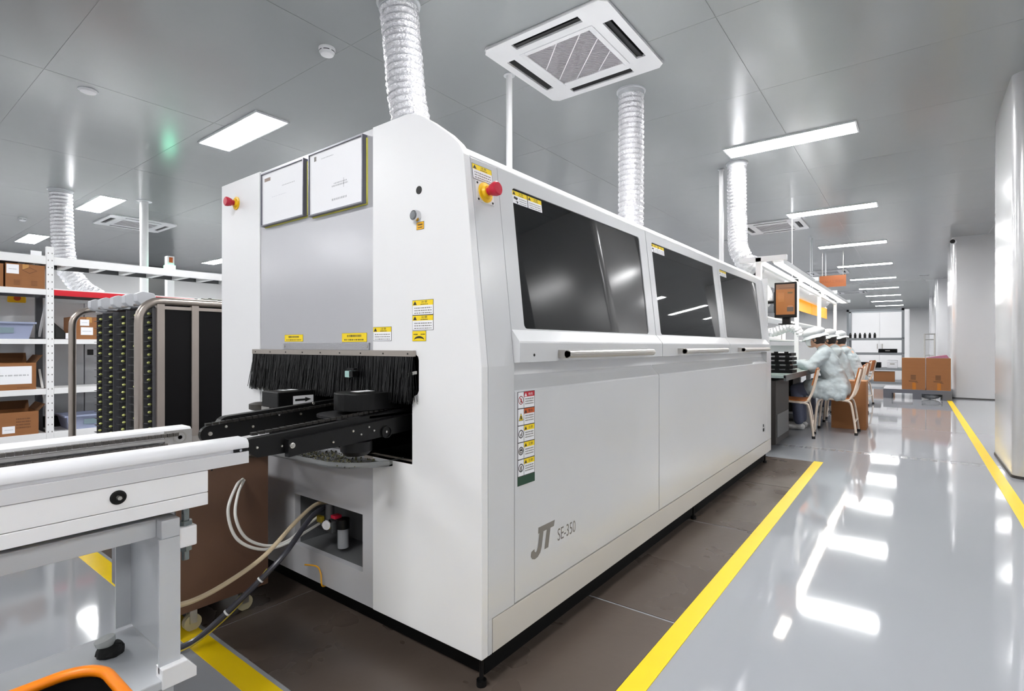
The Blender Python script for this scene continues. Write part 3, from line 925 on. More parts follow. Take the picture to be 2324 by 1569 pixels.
MB().lathe([(.020, 0), (.020, .006), (.017, .006), (.017, .002), (0, .002)], (-1.384, 1.13, .765), 20, (1, 0, 0)).build('roller', BLACK, ng, smooth=True)
MB().lathe([(.0, .695), (.035, .70), (.05, .715), (.05, .745)], (-1.42, 1.04, 0), 20).build('gear_housing', BLACK, M, smooth=True)
# covers above the conveyor
a = MB().prism([(-2.0, 1.03), (-1.88, 1.03), (-1.88, 1.28), (-2.0, 1.28)], 'z', .815, .875).build('sensor_cover', BLACK, M, bevel=.004)
d = Decal((-1.8795, 1.09, .825), (0, 1, 0), (0, 0, 1), .0005)
d.plate(0, .085, 0, .032, PAPER)
d.poly([(.008, .012), (.05, .012), (.05, .007), (.076, .016), (.05, .025), (.05, .02), (.008, .02)], INK, 1)
part_label(d.build('arrow_label', a), 'white label with a black arrow')
d = Decal((-1.98, 1.08, .8755), (1, 0, 0), (0, 1, 0), .0005); d.plate(0, .05, 0, .06, PAPER); d.rect(.012, .038, .02, .03, INK, 1); d.build('top_label', a)
pl = rrect(-1.60, -1.43, 1.04, 1.42, .08, 6)
b = MB().prism(pl, 'z', .832, .89).build('motor_cover', BLACK, M, bevel=.003)
MB().prism(rrect(-1.63, -1.405, 0.99, 1.45, .09, 6), 'z', .812, .820).build('cover_flange', mat('worn_black', (40, 40, 42), .3), b)
d = Decal((-1.55, 1.11, .8905), (1, 0, 0), (0, 1, 0), .0005); d.plate(0, .045, 0, .07, PAPER); d.build('top_label', b)
MB().lathe([(.035, .79), (.045, .795), (.045, .815), (.03, .82)], (-2.1, 1.08, 0), 18).build('roller_pulley', mat('pulley_dark', (70, 66, 62), .4, .3), M, smooth=True)
MB().box(-2.04, -1.98, 1.05, 1.1, .79, .812).build('bracket', STEEL, M)
for k in range(4):
    MB().box(-1.9 + .003, -1.875, 1.16 + k * .07, 1.185 + k * .07, .78, .80).build('conveyor_finger', mat('finger_brass', (120, 116, 70), .4, .5), M)
# small photo sensor and catch lever
s_ = MB().box(-1.645, -1.62, 1.155, 1.18, .935, .958).build('photo_sensor', mat('sensor_teal', (168, 205, 200), .3), M)
MB().box(-1.62, -1.60, 1.155, 1.18, .937, .957).box(-1.64, -1.6, 1.16, 1.175, .962, .968).build('sensor_bracket', BLACK, s_)
MB().box(-1.635, -1.631, 1.165, 1.169, .968, 1.01).build('sensor_stem', BLACK, s_)
MB().hexa([(-1.345, 1.19, .945), (-1.312, 1.19, .955), (-1.312, 1.19, .965), (-1.345, 1.19, .958), (-1.345, 1.2, .945), (-1.312, 1.2, .955), (-1.312, 1.2, .965), (-1.345, 1.2, .958)]).build('catch_lever', STEEL, M)
# amber lamp at the far end of the machine
MB().cyl((-1.2, 5.30, 1.5), (-1.2, 5.30, 1.62), .035, n=18).build('amber_lamp', mat('amber_lamp', (255, 160, 40), .3, emit=1.5), M, smooth=True)
MB().box(-1.24, -1.15, YB, 5.34, 1.28, 1.5).build('lamp_base', BLACK, M, bevel=.006)
# ------------------------------------------------------------------ loading conveyor in the foreground
C = thing('loading_conveyor', 'white loading conveyor table with two chain rails in front of the machine', 'conveyor', (-1.56, .1, 0))
CW = mat('conveyor_white', (244, 244, 246), .35, vary=.01)
CG = mat('conveyor_rail_grey', (220, 220, 223), .4, .1, vary=.02)
CF = mat('conveyor_frame_grey', (200, 203, 207), .4, vary=.02)
ye = -.75
# near rail: extruded profile with rounded top and a slot
def near_prof():
    return [(-1.45, .742), (-1.39, .742), (-1.39, .772), (-1.396, .773), (-1.396, .781), (-1.39, .782), (-1.39, .792), (-1.394, .800), (-1.403, .805), (-1.45, .806)]
nr = MB().prism(near_prof(), 'y', ye, .682).build('near_rail', CG, C, smooth=True, angle=40)
MB().box(-1.3965, -1.392, .645, .68, .7735, .7805).build('slot_plug', BLACK, nr)
MB().cyl((-1.392, .662, .777), (-1.3915, .662, .777), .0035, n=12).build('plug_screw', CHROME, nr)
fr_ = MB().prism([(-1.80, .748), (-1.735, .748), (-1.735, .80), (-1.74, .806), (-1.80, .806)], 'y', ye, .678).build('far_rail', CW, C, bevel=.002)
MB().box(-1.735, -1.722, ye, .60, .750, .757).box(-1.735, -1.715, ye, .60, .772, .780).build('guide_lip', ALU, fr_)
MB().lathe([(.018, 0), (.018, .008), (.014, .008), (.014, .004), (.006, .004), (.006, .007), (0, .007)], (-1.735, .645, .778), 20, (1, 0, 0)).build('sprocket', STEEL, fr_, smooth=True)
MB().box(-1.7345, -1.728, .605, .677, .75, .80).build('bearing_plate', ALU, fr_)
MB().box(-1.735, -1.47, ye, .60, .742, .745).build('bed_plate', mat('bed_grey', (150, 150, 152), .35, .3), C)
CHN = mat('conveyor_chain', (120, 116, 112), .3, .8, vary=.15, vscale=60)
lk = None
for (x, z, yend) in ((-1.722, .789, .63), (-1.468, .789, .63), (-1.715, .762, .6)):
    y = -.74
    while y < yend:
        if lk is None:
            lk = MB().box(-.006, .006, 0, .0135, -.005, .005).box(-.008, .008, .0045, .009, -.0035, .0035).build('chain_link', CHN, None)
            o = lk
        else:
            o = lk.copy(); COL.objects.link(o)
        o.parent = C
        w = worldpos(C)
        o.location = (x - w.x, y - w.y, z - w.z)
        y += .0155
# side panels below the near rail
MB().box(-1.45, -1.391, ye, .582, .688, .7405).build('side_panel', CW, C, bevel=.0012)
MB().box(-1.45, -1.391, ye, .582, .6565, .6865).build('side_panel', CW, C, bevel=.0012)
MB().box(-1.80, -1.745, ye, .582, .6565, .745).build('side_panel', CW, C, bevel=.0012)
MB().box(-1.74, -1.455, ye, .575, .662, .668).build('belly_plate', mat('underside_dark', (60, 62, 64), .6), C)
MB().box(-1.3905, -1.3895, .588, .592, .738, .7415).build('edge_clip', BLACK, C)
k = MB().lathe([(.0155, 0), (.0155, .002), (.012, .003), (.012, .0015), (0, .0015)], (-1.391, .396, .716), 24, (1, 0, 0)).build('crank_socket', BLACK, C, smooth=True)
MB().cyl((-1.390, .396, .716), (-1.378, .396, .716), .0045, n=6).build('hex_shaft', STEEL, k)
# supporting frame
MB().box(-1.52, -1.45, ye, .49, .588, .632).build('frame_beam', CF, C, bevel=.002)
MB().box(-1.745, -1.70, ye, .49, .588, .632).build('frame_beam', CF, C, bevel=.002)
MB().box(-1.745, -1.42, .49, .53, .588, .632).build('cross_beam', CF, C, bevel=.002)
MB().box(-1.745, -1.74, .49, .53, .272, .588).box(-1.74, -1.425, .525, .53, .272, .588).box(-1.425, -1.418, .485, .53, .272, .588).build('column', CF, C)
blk = MB().box(-1.455, -1.415, .528, .567, .556, .606).build('levelling_block', CW, C, bevel=.004)
ZN = mat('zinc', (132, 140, 140), .25, .9)
MB().cyl((-1.436, .548, .606), (-1.436, .548, .657), .0085, n=14).build('levelling_bolt', ZN, blk, smooth=True)
MB().cyl((-1.436, .548, .606), (-1.436, .548, .617), .0155, n=6).build('lock_nut', ZN, blk)
MB().cyl((-1.436, .548, .543), (-1.436, .548, .556), .0145, n=6).build('lock_nut', ZN, blk)
MB().cyl((-1.436, .548, .52), (-1.436, .548, .543), .0085, n=12).build('bolt_end', ZN, blk, smooth=True)
# lower tray and feet
MB().box(-1.745, -1.405, ye, .55, .24, .262).build('lower_shelf', CF, C, bevel=.003)
MB().prism([(.485, .24), (.56, .24), (.56, .262), (.54, .288), (.485, .288)], 'x', -1.44, -1.40).build('foot_block', CW, C, bevel=.002)
for x in (-1.7, -1.45):
    for y in (-.6, .5):
        MB().box(x - .02, x + .02, y - .02, y + .02, .012, .24).build('leg', CF, C, bevel=.002)
        MB().cyl((x, y, 0), (x, y, .012), .03, n=14).build('rubber_foot', RUBBER, C, smooth=True)
for a in range(2):
    MB().box(-1.47, -1.469, .26, .285, .640, .646).build('yellow_sticker', YELLOW, C) if a == 0 else None

t = thing('round_brush', 'black round brush with a pale clear cap lying on the conveyor lower shelf', 'brush', (-1.632, .448, .262))
ax = (-.15, -.35, .9)
mb = MB().lathe([(.028, 0), (.031, .006), (.029, .016), (.024, .024), (0, .024)], (-1.632, .448, .262), 22)
rr = random.Random(5)
mb.v = [(x + rr.uniform(-.0015, .0015), y + rr.uniform(-.0015, .0015), z + (rr.uniform(-.001, .001) if z > .263 else 0)) for x, y, z in mb.v]
mb.build('bristle_ring', RUBBER, t)
MB().lathe([(.014, .02), (.021, .03), (.0225, .042), (.0215, .043), (.0, .041)], (-1.634, .446, .262), 24, (-.12, -.2, 1)).build('cap', mat('clear_cap', (206, 210, 208), .2, trans=.2), t, smooth=True)

# orange-rimmed bin
t = thing('waste_bin', 'black waste bin with a thick orange rim at the bottom left corner', 'bin', (-1.21, .19, 0))
def ring_loft(loops, name, m, parent):
    mb = MB(); n = len(loops[0])
    vs = [p for l in loops for p in l]
    fs = []
    for k in range(len(loops) - 1):
        for i in range(n):
            j = (i + 1) % n
            fs.append((k * n + i, k * n + j, (k + 1) * n + j, (k + 1) * n + i))
    mb.add(vs, fs)
    return mb, n
def lp(x0, x1, y0, y1, r, z): return [(x, y, z) for x, y in rrect(x0, x1, y0, y1, r, 7)]
bx0, bx1, by0, by1 = -1.335, -1.09, .04, .345
mb, n = ring_loft([lp(bx0 + .04, bx1 - .04, by0 + .04, by1 - .04, .04, 0), lp(bx0, bx1, by0, by1, .07, .395), lp(bx0 + .004, bx1 - .004, by0 + .004, by1 - .004, .066, .395), lp(bx0 + .044, bx1 - .044, by0 + .044, by1 - .044, .036, .01)], '', None, None)
mb.f += [tuple(range(n))[::-1], tuple(range(3 * n, 4 * n))]; mb.m += [0, 0]
mb.build('bin_body', BLACKM, t, smooth=True)
p = [(x, y, .398) for x, y in rrect(bx0, bx1, by0, by1, .07, 7)]
MB().tube(p + [p[0], p[1]], .0105, 12).build('rim', ORANGE, t, smooth=True)

# ------------------------------------------------------------------ brown cabinet on castors
BRN = mat('brown_hardboard', (104, 76, 60), .45, bump=(40, .05), vary=.14, vscale=3, stretch=(1, 1, .3))
t = thing('castor_cabinet', 'brown board cabinet on castors between conveyor and machine', 'cabinet', (-2.39, .92, 0))
mb = MB().box(-2.70, -2.064, .76, 1.083, .1, .61)
MB().box(-2.72, -2.066, .752, .758, .04, .612).build('front_board', mat('cabinet_front_grey', (112, 112, 116), .4), t, bevel=.001)
mb.build('cabinet_body', BRN, t, bevel=.002)
MB().box(-2.064, -2.058, .757, 1.087, .097, .612).build('side_board', BRN, t, bevel=.001)
MB().box(-2.72, -2.05, .75, 1.09, .6125, .622).build('top_board', mat('dark_brown_board', (62, 52, 44), .5, vary=.08), t, bevel=.001)
for x in (-2.12, -2.62):
    for y in (.83, 1.02):
        w = MB().box(x - .02, x + .02, y - .02, y + .02, .085, .1).box(x - .018, x - .014, y - .012, y + .012, .03, .088).box(x + .014, x + .018, y - .012, y + .012, .03, .088).build('castor_fork', STEEL, t)
        MB().cyl((x - .012, y, .03), (x - .002, y, .03), .03, n=18).cyl((x + .002, y, .03), (x + .012, y, .03), .03, n=18).build('castor_wheel', mat('castor_cream', (206, 196, 160), .5), w, smooth=True)

# ------------------------------------------------------------------ hoses and cables
def hose(name, label, pts, r, m, ties=(), n=12, cat='hose'):
    path = bez(pts, n)
    t = thing(name, label, cat, tuple(path[-1]))
    MB().tube(path, r, 10).build('tube', m, t, smooth=True)
    for k in ties:
        p = path[k]; d = (path[k + 1] - path[k - 1]).normalized()
        MB().cyl(p - d * .003, p + d * .003, r * 1.18, n=12).build('cable_tie', PAPER, t)
    return t
WH = mat('white_nylon_tube', (232, 230, 224), .3)
hose('air_hose', 'white air hose with the wider loop from the brown cabinet to the machine niche', [(-2.055, .985, .535), (-1.99, .93, .53), (-1.94, .878, .46), (-1.92, .90, .36), (-1.90, .98, .302), (-1.90, 1.08, .296), (-1.93, 1.17, .305), (-1.955, 1.255, .315)], .0055, WH)
hose('air_hose', 'white air hose with the narrower loop beside the brown cabinet', [(-2.055, .99, .531), (-2.02, .95, .49), (-1.985, .925, .42), (-1.95, .945, .345), (-1.92, 1.01, .302), (-1.92, 1.09, .296), (-1.95, 1.17, .315), (-1.98, 1.255, .332)], .0055, WH)
BE = mat('beige_rubber_tube', (196, 178, 148), .4)
hose('air_hose', 'beige rubber hose sagging from the machine niche to the conveyor leg', [(-1.95, 1.30, .39), (-1.90, 1.2, .415), (-1.81, 1.06, .40), (-1.73, .90, .345), (-1.69, .76, .315), (-1.65, .65, .315), (-1.62, .56, .335)], .0075, BE)
CB = mat('dark_grey_sheath', (66, 66, 74), .3)
hose('power_cable', 'dark grey cable with white ties dropping from the machine niche to the floor', [(-1.96, 1.30, .375), (-1.93, 1.2, .36), (-1.87, 1.05, .27), (-1.89, .95, .185), (-1.93, .85, .095), (-1.98, .77, .025), (-2.03, .66, .012), (-2.06, .5, .012)], .0105, CB, (34, 46), cat='cable')
hose('power_cable', 'thin yellow wire running beside the dark cable to the floor', [(-1.9, 1.0, .225), (-1.915, .9, .12), (-1.95, .80, .04), (-1.99, .73, .006), (-2.0, .6, .006)], .0028, mat('yellow_wire', (190, 170, 60), .4), cat='cable')
hose('power_cable', 'short orange wire hanging under the machine lower edge', [(-1.9, 1.15, .19), (-1.88, 1.19, .175), (-1.86, 1.195, .15), (-1.85, 1.195, .105), (-1.87, 1.24, .09)], .003, mat('orange_wire', (222, 160, 20), .4), cat='cable')

# ------------------------------------------------------------------ stainless magazine trolley
T = thing('magazine_trolley', 'stainless tube trolley with black panels and rows of board slots', 'trolley', (-4.2, 1.9, 0))
TS = mat('trolley_steel', (176, 166, 158), .3, .8, vary=.06)
ZT = 1.318; yh = 1.125
def U_tube(x):
    pts = [(x, yh, .1), (x, yh, .6), (x, yh, ZT - .14)]
    for k in range(1, 8):
        a = math.radians(90 * k / 8); pts.append((x, yh + .12 - .12 * math.cos(a), ZT - .12 + .12 * math.sin(a)))
    pts += [(x, yh + .12, ZT), (x, 1.8, ZT), (x, 2.6, ZT)]
    return MB().tube(pts, .023, 14).build('frame_tube', TS, T, smooth=True)
U_tube(-3.6); U_tube(-4.94)
for y in (1.235, 1.425, 1.75, 2.1, 2.58):
    MB().box(-3.615, -3.585, y - .02, y + .02, .14, ZT - .02).build('upright', TS, T)
for y in (2.58,):
    MB().box(-4.955, -4.925, y - .02, y + .02, .14, ZT - .02).build('upright', TS, T)
MB().box(-3.61, -3.59, 1.235, 2.6, ZT - .05, ZT - .03).build('top_rail', TS, T)
PB = mat('black_panel', (7, 6, 8), .6, spec=.2)
for a, b in ((1.255, 1.405), (1.445, 1.73), (1.77, 2.08), (2.12, 2.56)):
    MB().box(-3.605, -3.598, a, b, .16, ZT - .05).build('side_panel', PB, T)
MB().box(-4.96, -3.58, 1.2, 2.6, .10, .14).build('base_plate', TS, T)
MB().box(-4.9, -3.63, 1.3, 2.58, .14, ZT - .04).build('slot_core', BLACKM, T)
GRB = mat('slot_guide_tip', (214, 218, 130), .4, vary=.3, vscale=30)
GRY = mat('slot_guide_tip_lime', (178, 190, 50), .4)
peg = None
rr = random.Random(9)
for cxx in (-4.62, -4.4, -4.15, -3.93, -3.70):
    col_ = MB().box(cxx - .085, cxx + .085, 1.21, 1.30, .16, ZT - .045).build('slot_column', BLACKM, T, bevel=.002)
    MB().box(cxx + .086, cxx + .09, 1.2, 1.3, .16, ZT - .04).build('slot_divider', mat('divider_grey', (90, 90, 94), .4), T)
    for k in range(22):
        z = .2 + k * .0495
        if peg is None:
            peg = MB().ball((0, 0, 0), .011, 8, 6, (1.1, 1.0, .75)).build('slot_tip', [GRB], None, smooth=True)
            ledge = MB().box(-.055, .055, -.022, 0, -.0015, .0015).build('slot_ledge', mat('ledge_grey', (40, 40, 42), .4), None)
            o, l = peg, ledge
        else:
            o = peg.copy(); COL.objects.link(o); l = ledge.copy(); COL.objects.link(l)
        o.parent = T; l.parent = T
        w = worldpos(T)
        o.location = (cxx + .03 + rr.uniform(-.012, .012) - w.x, 1.203 - w.y, z + rr.uniform(-.005, .005) - w.z)
        l.location = (cxx - w.x, 1.21 - w.y, z - .017 - w.z)
for cxx in (-4.62, -4.4, -4.15, -3.93, -3.72):
    c = MB().prism([(1.15, ZT + .0), (1.15, ZT + .045), (1.18, ZT + .06), (1.24, ZT + .05), (1.26, ZT), (1.24, ZT - .03), (1.17, ZT - .02)], 'x', cxx - .05, cxx + .02).build('corner_clip', mat('clip_white', (196, 198, 203), .4), T, bevel=.004)
MB().tube([(-4.94, 1.2, ZT - .01), (-4.7, 1.2, ZT), (-4.2, 1.2, ZT - .015), (-3.65, 1.2, ZT - .01)], .008, 8).build('tie_rod', TS, T, smooth=True)
MB().box(-4.94, -3.6, 1.26, 2.6, ZT - .02, ZT).build('top_plate', mat('top_plate_white', (214, 214, 216), .35), T)
for x in (-3.7, -4.85):
    for y in (1.3, 2.5):
        f_ = MB().box(x - .025, x + .025, y - .03, y + .03, .07, .1).build('castor_fork', STEEL, T)
        MB().cyl((x - .015, y, .04), (x + .015, y, .04), .04, n=18).build('castor_wheel', RUBBER, f_, smooth=True)
def board_stack(x, y, lab, n=3):
    t = thing('circuit_board_stack', lab, 'circuit boards', (x, y, ZT))
    for k in range(n):
        dx = rr.uniform(-.01, .01); z = ZT + .014 * k + .001
        b = MB().box(x - .11 + dx, x + .11 + dx, y - .09, y + .09, z, z + .003).build('circuit_board', mat('board_cream', (206, 206, 196), .5), t)
        for q in range(7):
            xx = x - .08 + rr.random() * .16; yy = y - .085 + .17 * q / 7
            MB().box(xx - .008, xx + .008, yy, yy + .014, z + .003, z + .009 + rr.random() * .003).build('component', BLACK, b)
board_stack(-3.72, 1.36, 'flat stack of boards on the trolley top nearest the dark door', 2)
board_stack(-3.72, 1.57, 'thicker stack of boards on the trolley top beside the machine', 3)

# ------------------------------------------------------------------ storage rack at the left
K = thing('storage_rack', 'white slotted steel storage rack with a red beam at the left', 'rack', (-7.75, 1.5, 0))
RW = mat('rack_white', (236, 236, 236), .4, vary=.01)
xf, xb = -7.5, -8.02
ypost = [-.62, 1.518, 3.66]
for i, y in enumerate(ypost):
    zt = 2.13 if i == 1 else 2.06
    p = MB().box(xf - .05, xf, y - .032, y + .032, 0, zt).build('post', RW, K, bevel=.003)
    for q in range(26):
        for s_ in (-1, 1):
            if i == 1:
                MB().box(xf - .001, xf + .0006, y + s_ * .016 - .004, y + s_ * .016 + .004, .1 + q * .078, .115 + q * .078).build('slot_hole', GREYINK, p)
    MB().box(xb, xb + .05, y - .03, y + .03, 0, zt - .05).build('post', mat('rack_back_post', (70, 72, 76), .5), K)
    MB().hexa([(xf - .05, y - .01, .15), (xf - .05, y + .01, .15), (xb + .05, y + .01, .75), (xb + .05, y - .01, .75), (xf - .05, y - .01, .18), (xf - .05, y + .01, .18), (xb + .05, y + .01, .78), (xb + .05, y - .01, .78)]).build('brace', RW, K)
    MB().hexa([(xf - .05, y - .01, 1.65), (xf - .05, y + .01, 1.65), (xb + .05, y + .01, 1.15), (xb + .05, y - .01, 1.15), (xf - .05, y - .01, 1.7), (xf - .05, y + .01, 1.7), (xb + .05, y + .01, 1.2), (xb + .05, y - .01, 1.2)]).build('brace', RW, K)
RB = mat('red_beam', (206, 0, 32), .4)
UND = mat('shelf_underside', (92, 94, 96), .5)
for b in range(2):
    a, c = ypost[b] + .033, ypost[b + 1] - .033
    for z0, z1, m in ((1.935, 2.022, RW), (1.6, 1.662, RB if b else RW), (1.066, 1.12, RW), (.518, .58, RW), (.03, .1, RW)):
        MB().box(xf - .045, xf - .002, a, c, z0, z1).build('beam', m, K, bevel=.002)
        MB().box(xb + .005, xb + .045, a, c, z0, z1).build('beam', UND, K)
        if m is RB: MB().box(xf - .046, xf - .004, a, c, z1, z1 + .012).build('beam_trim', RW, K)
        s = MB().box(xb + .045, xf - .045, a, c, z1 - .012, z1).build('shelf_board', RW, K)
        if z0 > 1.9:
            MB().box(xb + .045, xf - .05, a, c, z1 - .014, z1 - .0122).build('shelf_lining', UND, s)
            for q in range(7):
                yy = a + .15 + q * .3
                MB().box(xb + .06, xf - .06, yy - .03, yy + .03, z0, z1 - .015).build('shelf_rib', RW, s)
t = tag(MB().box(-7.52, -7.515, 1.36, 1.45, 2.022, 2.07).build('rack_card', PAPER), 'small white number card clipped on top of the rack beam', 'card')

def carton(name, label, x0, x1, y0, y1, z0, z1, open_=False, marks=(), th=.006, cat='box', group=None, rot=0):
    t = thing(name, label, cat, ((x0 + x1) / 2, (y0 + y1) / 2, z0), group)
    mb = MB()
    mb.box(x0, x0 + th, y0, y1, z0, z1).box(x1 - th, x1, y0, y1, z0, z1).box(x0 + th, x1 - th, y0, y0 + th, z0, z1).box(x0 + th, x1 - th, y1 - th, y1, z0, z1).box(x0 + th, x1 - th, y0 + th, y1 - th, z0, z0 + th)
    mb.build('carton_body', CARD, t)
    if not open_:
        yc = (y0 + y1) / 2
        MB().box(x0, x1, y0, yc - .002, z1, z1 + th * .6).build('flap', CARD, t)
        MB().box(x0, x1, yc + .002, y1, z1, z1 + th * .6).build('flap', CARD, t)
        MB().box(x1, x1 + .0006, yc - .025, yc + .025, z1 - .06, z1 + .001).box(x0, x1, yc - .025, yc + .025, z1 + th * .6, z1 + th * .6 + .0006).build('packing_tape', mat('packing_tape', (190, 140, 80), .25), t)
    else:
        h = (z1 - z0) * .36
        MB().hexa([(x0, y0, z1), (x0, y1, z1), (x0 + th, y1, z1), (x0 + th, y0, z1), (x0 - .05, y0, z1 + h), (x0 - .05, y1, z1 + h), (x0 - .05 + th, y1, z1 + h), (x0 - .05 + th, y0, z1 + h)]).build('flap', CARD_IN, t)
        MB().hexa([(x1 - th, y0, z1), (x1 - th, y1, z1), (x1, y1, z1), (x1, y0, z1), (x1 + .09, y0, z1 - .03), (x1 + .09, y1, z1 - .03), (x1 + .094, y1, z1 - .026), (x1 + .094, y0, z1 - .026)]).build('flap', CARD, t) if h < 0 else None
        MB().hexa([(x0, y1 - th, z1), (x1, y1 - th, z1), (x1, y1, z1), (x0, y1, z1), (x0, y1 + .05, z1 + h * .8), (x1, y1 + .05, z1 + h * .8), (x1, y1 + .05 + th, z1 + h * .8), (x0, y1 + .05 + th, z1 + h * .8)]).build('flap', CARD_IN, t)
    for (kind, u0, u1, v0, v1, seed) in marks:     # on the +x face
        W, H = y1 - y0, z1 - z0
        d = Decal((x1 + .0003, y0, z0), (0, 1, 0), (0, 0, 1), .0006)
        if kind == 'paper':
            d.plate(u0 * W, u1 * W, v0 * H, v1 * H, PAPER)
            d.dashes((u0 + .05) * W, (u1 - .05) * W, (v0 + (v1 - v0) * .45) * H, (v1 - v0) * H * .08, PALEINK, seed, 2)
            d.build('paper_label', t)
        elif kind == 'print':
            for q in range(4):
                d.dashes(u0 * W, u1 * W, (v0 + (v1 - v0) * q / 4) * H, (v1 - v0) * H * .12, mat('carton_ink', (112, 72, 40), .7), seed + q, 1)
            d.build('printed_mark', t)
        elif kind == 'diamond':
            c = ((u0 + u1) / 2 * W, (v0 + v1) / 2 * H); a = (u1 - u0) / 2 * W; b = (v1 - v0) / 2 * H
            ink = mat('carton_ink', (112, 72, 40), .7)
            d.poly([(c[0] - a, c[1]), (c[0], c[1] - b), (c[0] + a, c[1]), (c[0], c[1] + b)], ink, 1)
            d.poly([(c[0] - a * .85, c[1]), (c[0], c[1] - b * .8), (c[0] + a * .85, c[1]), (c[0], c[1] + b * .8)], CARD, 2)
            d.build('printed_mark', t)
    return t
carton('carton', 'brown carton with a white sheet taped on its corner, top rack level', -7.9, -7.52, 1.165, 1.478, 1.662, 1.912, False, (('paper', .02, .33, .58, .97, 1), ('diamond', .4, .8, .62, .9, 2), ('print', .2, .36, .12, .35, 3), ('print', .64, .8, .12, .35, 4)))
carton('carton', 'brown carton cut by the left picture edge on the top rack level', -7.9, -7.53, .82, 1.15, 1.662, 1.9)
carton('carton', 'open brown carton with a wide white label on the middle rack level', -7.95, -7.515, .9, 1.405, .58, .865, True, (('paper', .22, .93, .22, .88, 5), ('print', .7, .9, .05, .12, 6)))
carton('carton', 'open brown carton with a small white label on the lowest rack level', -7.95, -7.515, 1.1, 1.425, .1, .345, True, (('paper', .12, .42, .12, .42, 7), ('print', .45, .8, .3, .8, 8)))
carton('carton', 'brown carton with two white labels and yellow tape beside the trolley', -7.9, -7.53, 1.72, 2.015, 1.12, 1.372, False, (('paper', .22, .5, .62, .9, 9), ('paper', .24, .62, .2, .55, 10)))
carton('carton', 'plain brown carton right behind the black trolley slots', -7.9, -7.53, 2.025, 2.35, 1.12, 1.385)
def crate(label, x0, x1, y0, y1, z0, z1):
    t = thing('plastic_crate', label, 'crate', ((x0 + x1) / 2, (y0 + y1) / 2, z0), 'blue grey plastic crates')
    s = .035; th = .005
    o0 = [(x0 + s, y0 + s, z0), (x1 - s, y0 + s, z0), (x1 - s, y1 - s, z0), (x0 + s, y1 - s, z0)]
    o1 = [(x0, y0, z1), (x1, y0, z1), (x1, y1, z1), (x0, y1, z1)]
    i1 = [(x0 + th, y0 + th, z1), (x1 - th, y0 + th, z1), (x1 - th, y1 - th, z1), (x0 + th, y1 - th, z1)]
    i0 = [(x0 + s + th, y0 + s + th, z0 + th), (x1 - s - th, y0 + s + th, z0 + th), (x1 - s - th, y1 - s - th, z0 + th), (x0 + s + th, y1 - s - th, z0 + th)]
    mb = MB().add(o0 + o1 + i1 + i0, [(3, 2, 1, 0)] + [(k * 4 + i, k * 4 + (i + 1) % 4, k * 4 + 4 + (i + 1) % 4, k * 4 + 4 + i) for k in range(3) for i in range(4)] + [(12, 13, 14, 15)])
    mb.build('crate_body', BLUEBIN, t, bevel=.004)
    e = .018
    MB().box(x0 - e, x1 + e, y0 - e, y0, z1 - .02, z1).box(x0 - e, x1 + e, y1, y1 + e, z1 - .02, z1).box(x0 - e, x0, y0, y1, z1 - .02, z1).box(x1, x1 + e, y0, y1, z1 - .02, z1).build('rim', BLUEBIN, t, bevel=.003)
    yc = (y0 + y1) / 2; zc = (z0 + z1) / 2
    MB().hexa([(x1 - s * .62, yc - .06, zc - .03), (x1 - s * .62, yc + .06, zc - .03), (x1 - s * .3, yc + .06, zc + .03), (x1 - s * .3, yc - .06, zc + .03), (x1 - s * .62 + .006, yc - .06, zc - .03), (x1 - s * .62 + .006, yc + .06, zc - .03), (x1 - s * .3 + .006, yc + .06, zc + .03), (x1 - s * .3 + .006, yc - .06, zc + .03)]).build('label_holder', mat('crate_label', (130, 150, 158), .5), t)
crate('blue grey plastic crate on the middle rack level above the open carton', -7.95, -7.52, .95, 1.39, 1.12, 1.30)
crate('blue grey open plastic crate on the lowest rack level beside the trolley', -7.93, -7.52, 1.66, 2.1, .1, .262)
t = thing('folded_bag', 'dark crumpled bag with a white tag on the rack next to the labelled carton', 'bag', (-7.7, 1.64, 1.12))
MB().add([(-7.85, 1.56, 1.12), (-7.55, 1.56, 1.12), (-7.55, 1.7, 1.12), (-7.85, 1.7, 1.12), (-7.8, 1.565, 1.3), (-7.6, 1.565, 1.32), (-7.6, 1.66, 1.22), (-7.8, 1.66, 1.2)], [(3, 2, 1, 0), (4, 5, 6, 7), (0, 1, 5, 4), (1, 2, 6, 5), (2, 3, 7, 6), (3, 0, 4, 7)]).build('bag_body', RUBBER, t, bevel=.02)
MB().box(-7.549, -7.545, 1.66, 1.71, 1.125, 1.19).build('paper_tag', PAPER, t)

# ------------------------------------------------------------------ second machine behind the rack
Q = thing('grey_machine', 'long grey machine with door panels behind the storage rack', 'machine', (-9.1, 3, 0))
MG = mat('machine_grey_door', (190, 192, 195), .3, .0, vary=.02)
MW = mat('machine_grey_upper', (222, 224, 226), .3, vary=.02)
MB().box(-9.9, -8.36, -.2, 7.5, .2, 1.7).build('housing', MW, Q)
MB().box(-9.85, -8.42, -.1, 7.4, 0, .2).build('dark_base', BLACKM, Q)
for a, b in ((-.2, .95), (.96, 2.005), (2.015, 3.2), (3.21, 4.6), (4.61, 6.0), (6.01, 7.5)):
    MB().box(-8.36, -8.30, a, b, .2, 1.13).build('door_panel', MG, Q, bevel=.004)
    MB().box(-8.36, -8.31, a, b, 1.14, 1.58).build('door_panel', MW, Q, bevel=.004)
MB().box(-8.30, -8.292, 2.04, 2.10, .93, 1.0).build('door_handle', INK, Q)
e = MB().box(-8.31, -8.28, 1.3, 1.46, 1.55, 1.62).build('isolator_switch', ESY, Q, bevel=.01)
MB().lathe([(.03, 0), (.03, .03), (0, .03)], (-8.28, 1.38, 1.6), 16, (1, 0, 0)).build('switch_knob', mat('switch_orange', (190, 70, 20), .4), e, smooth=True)
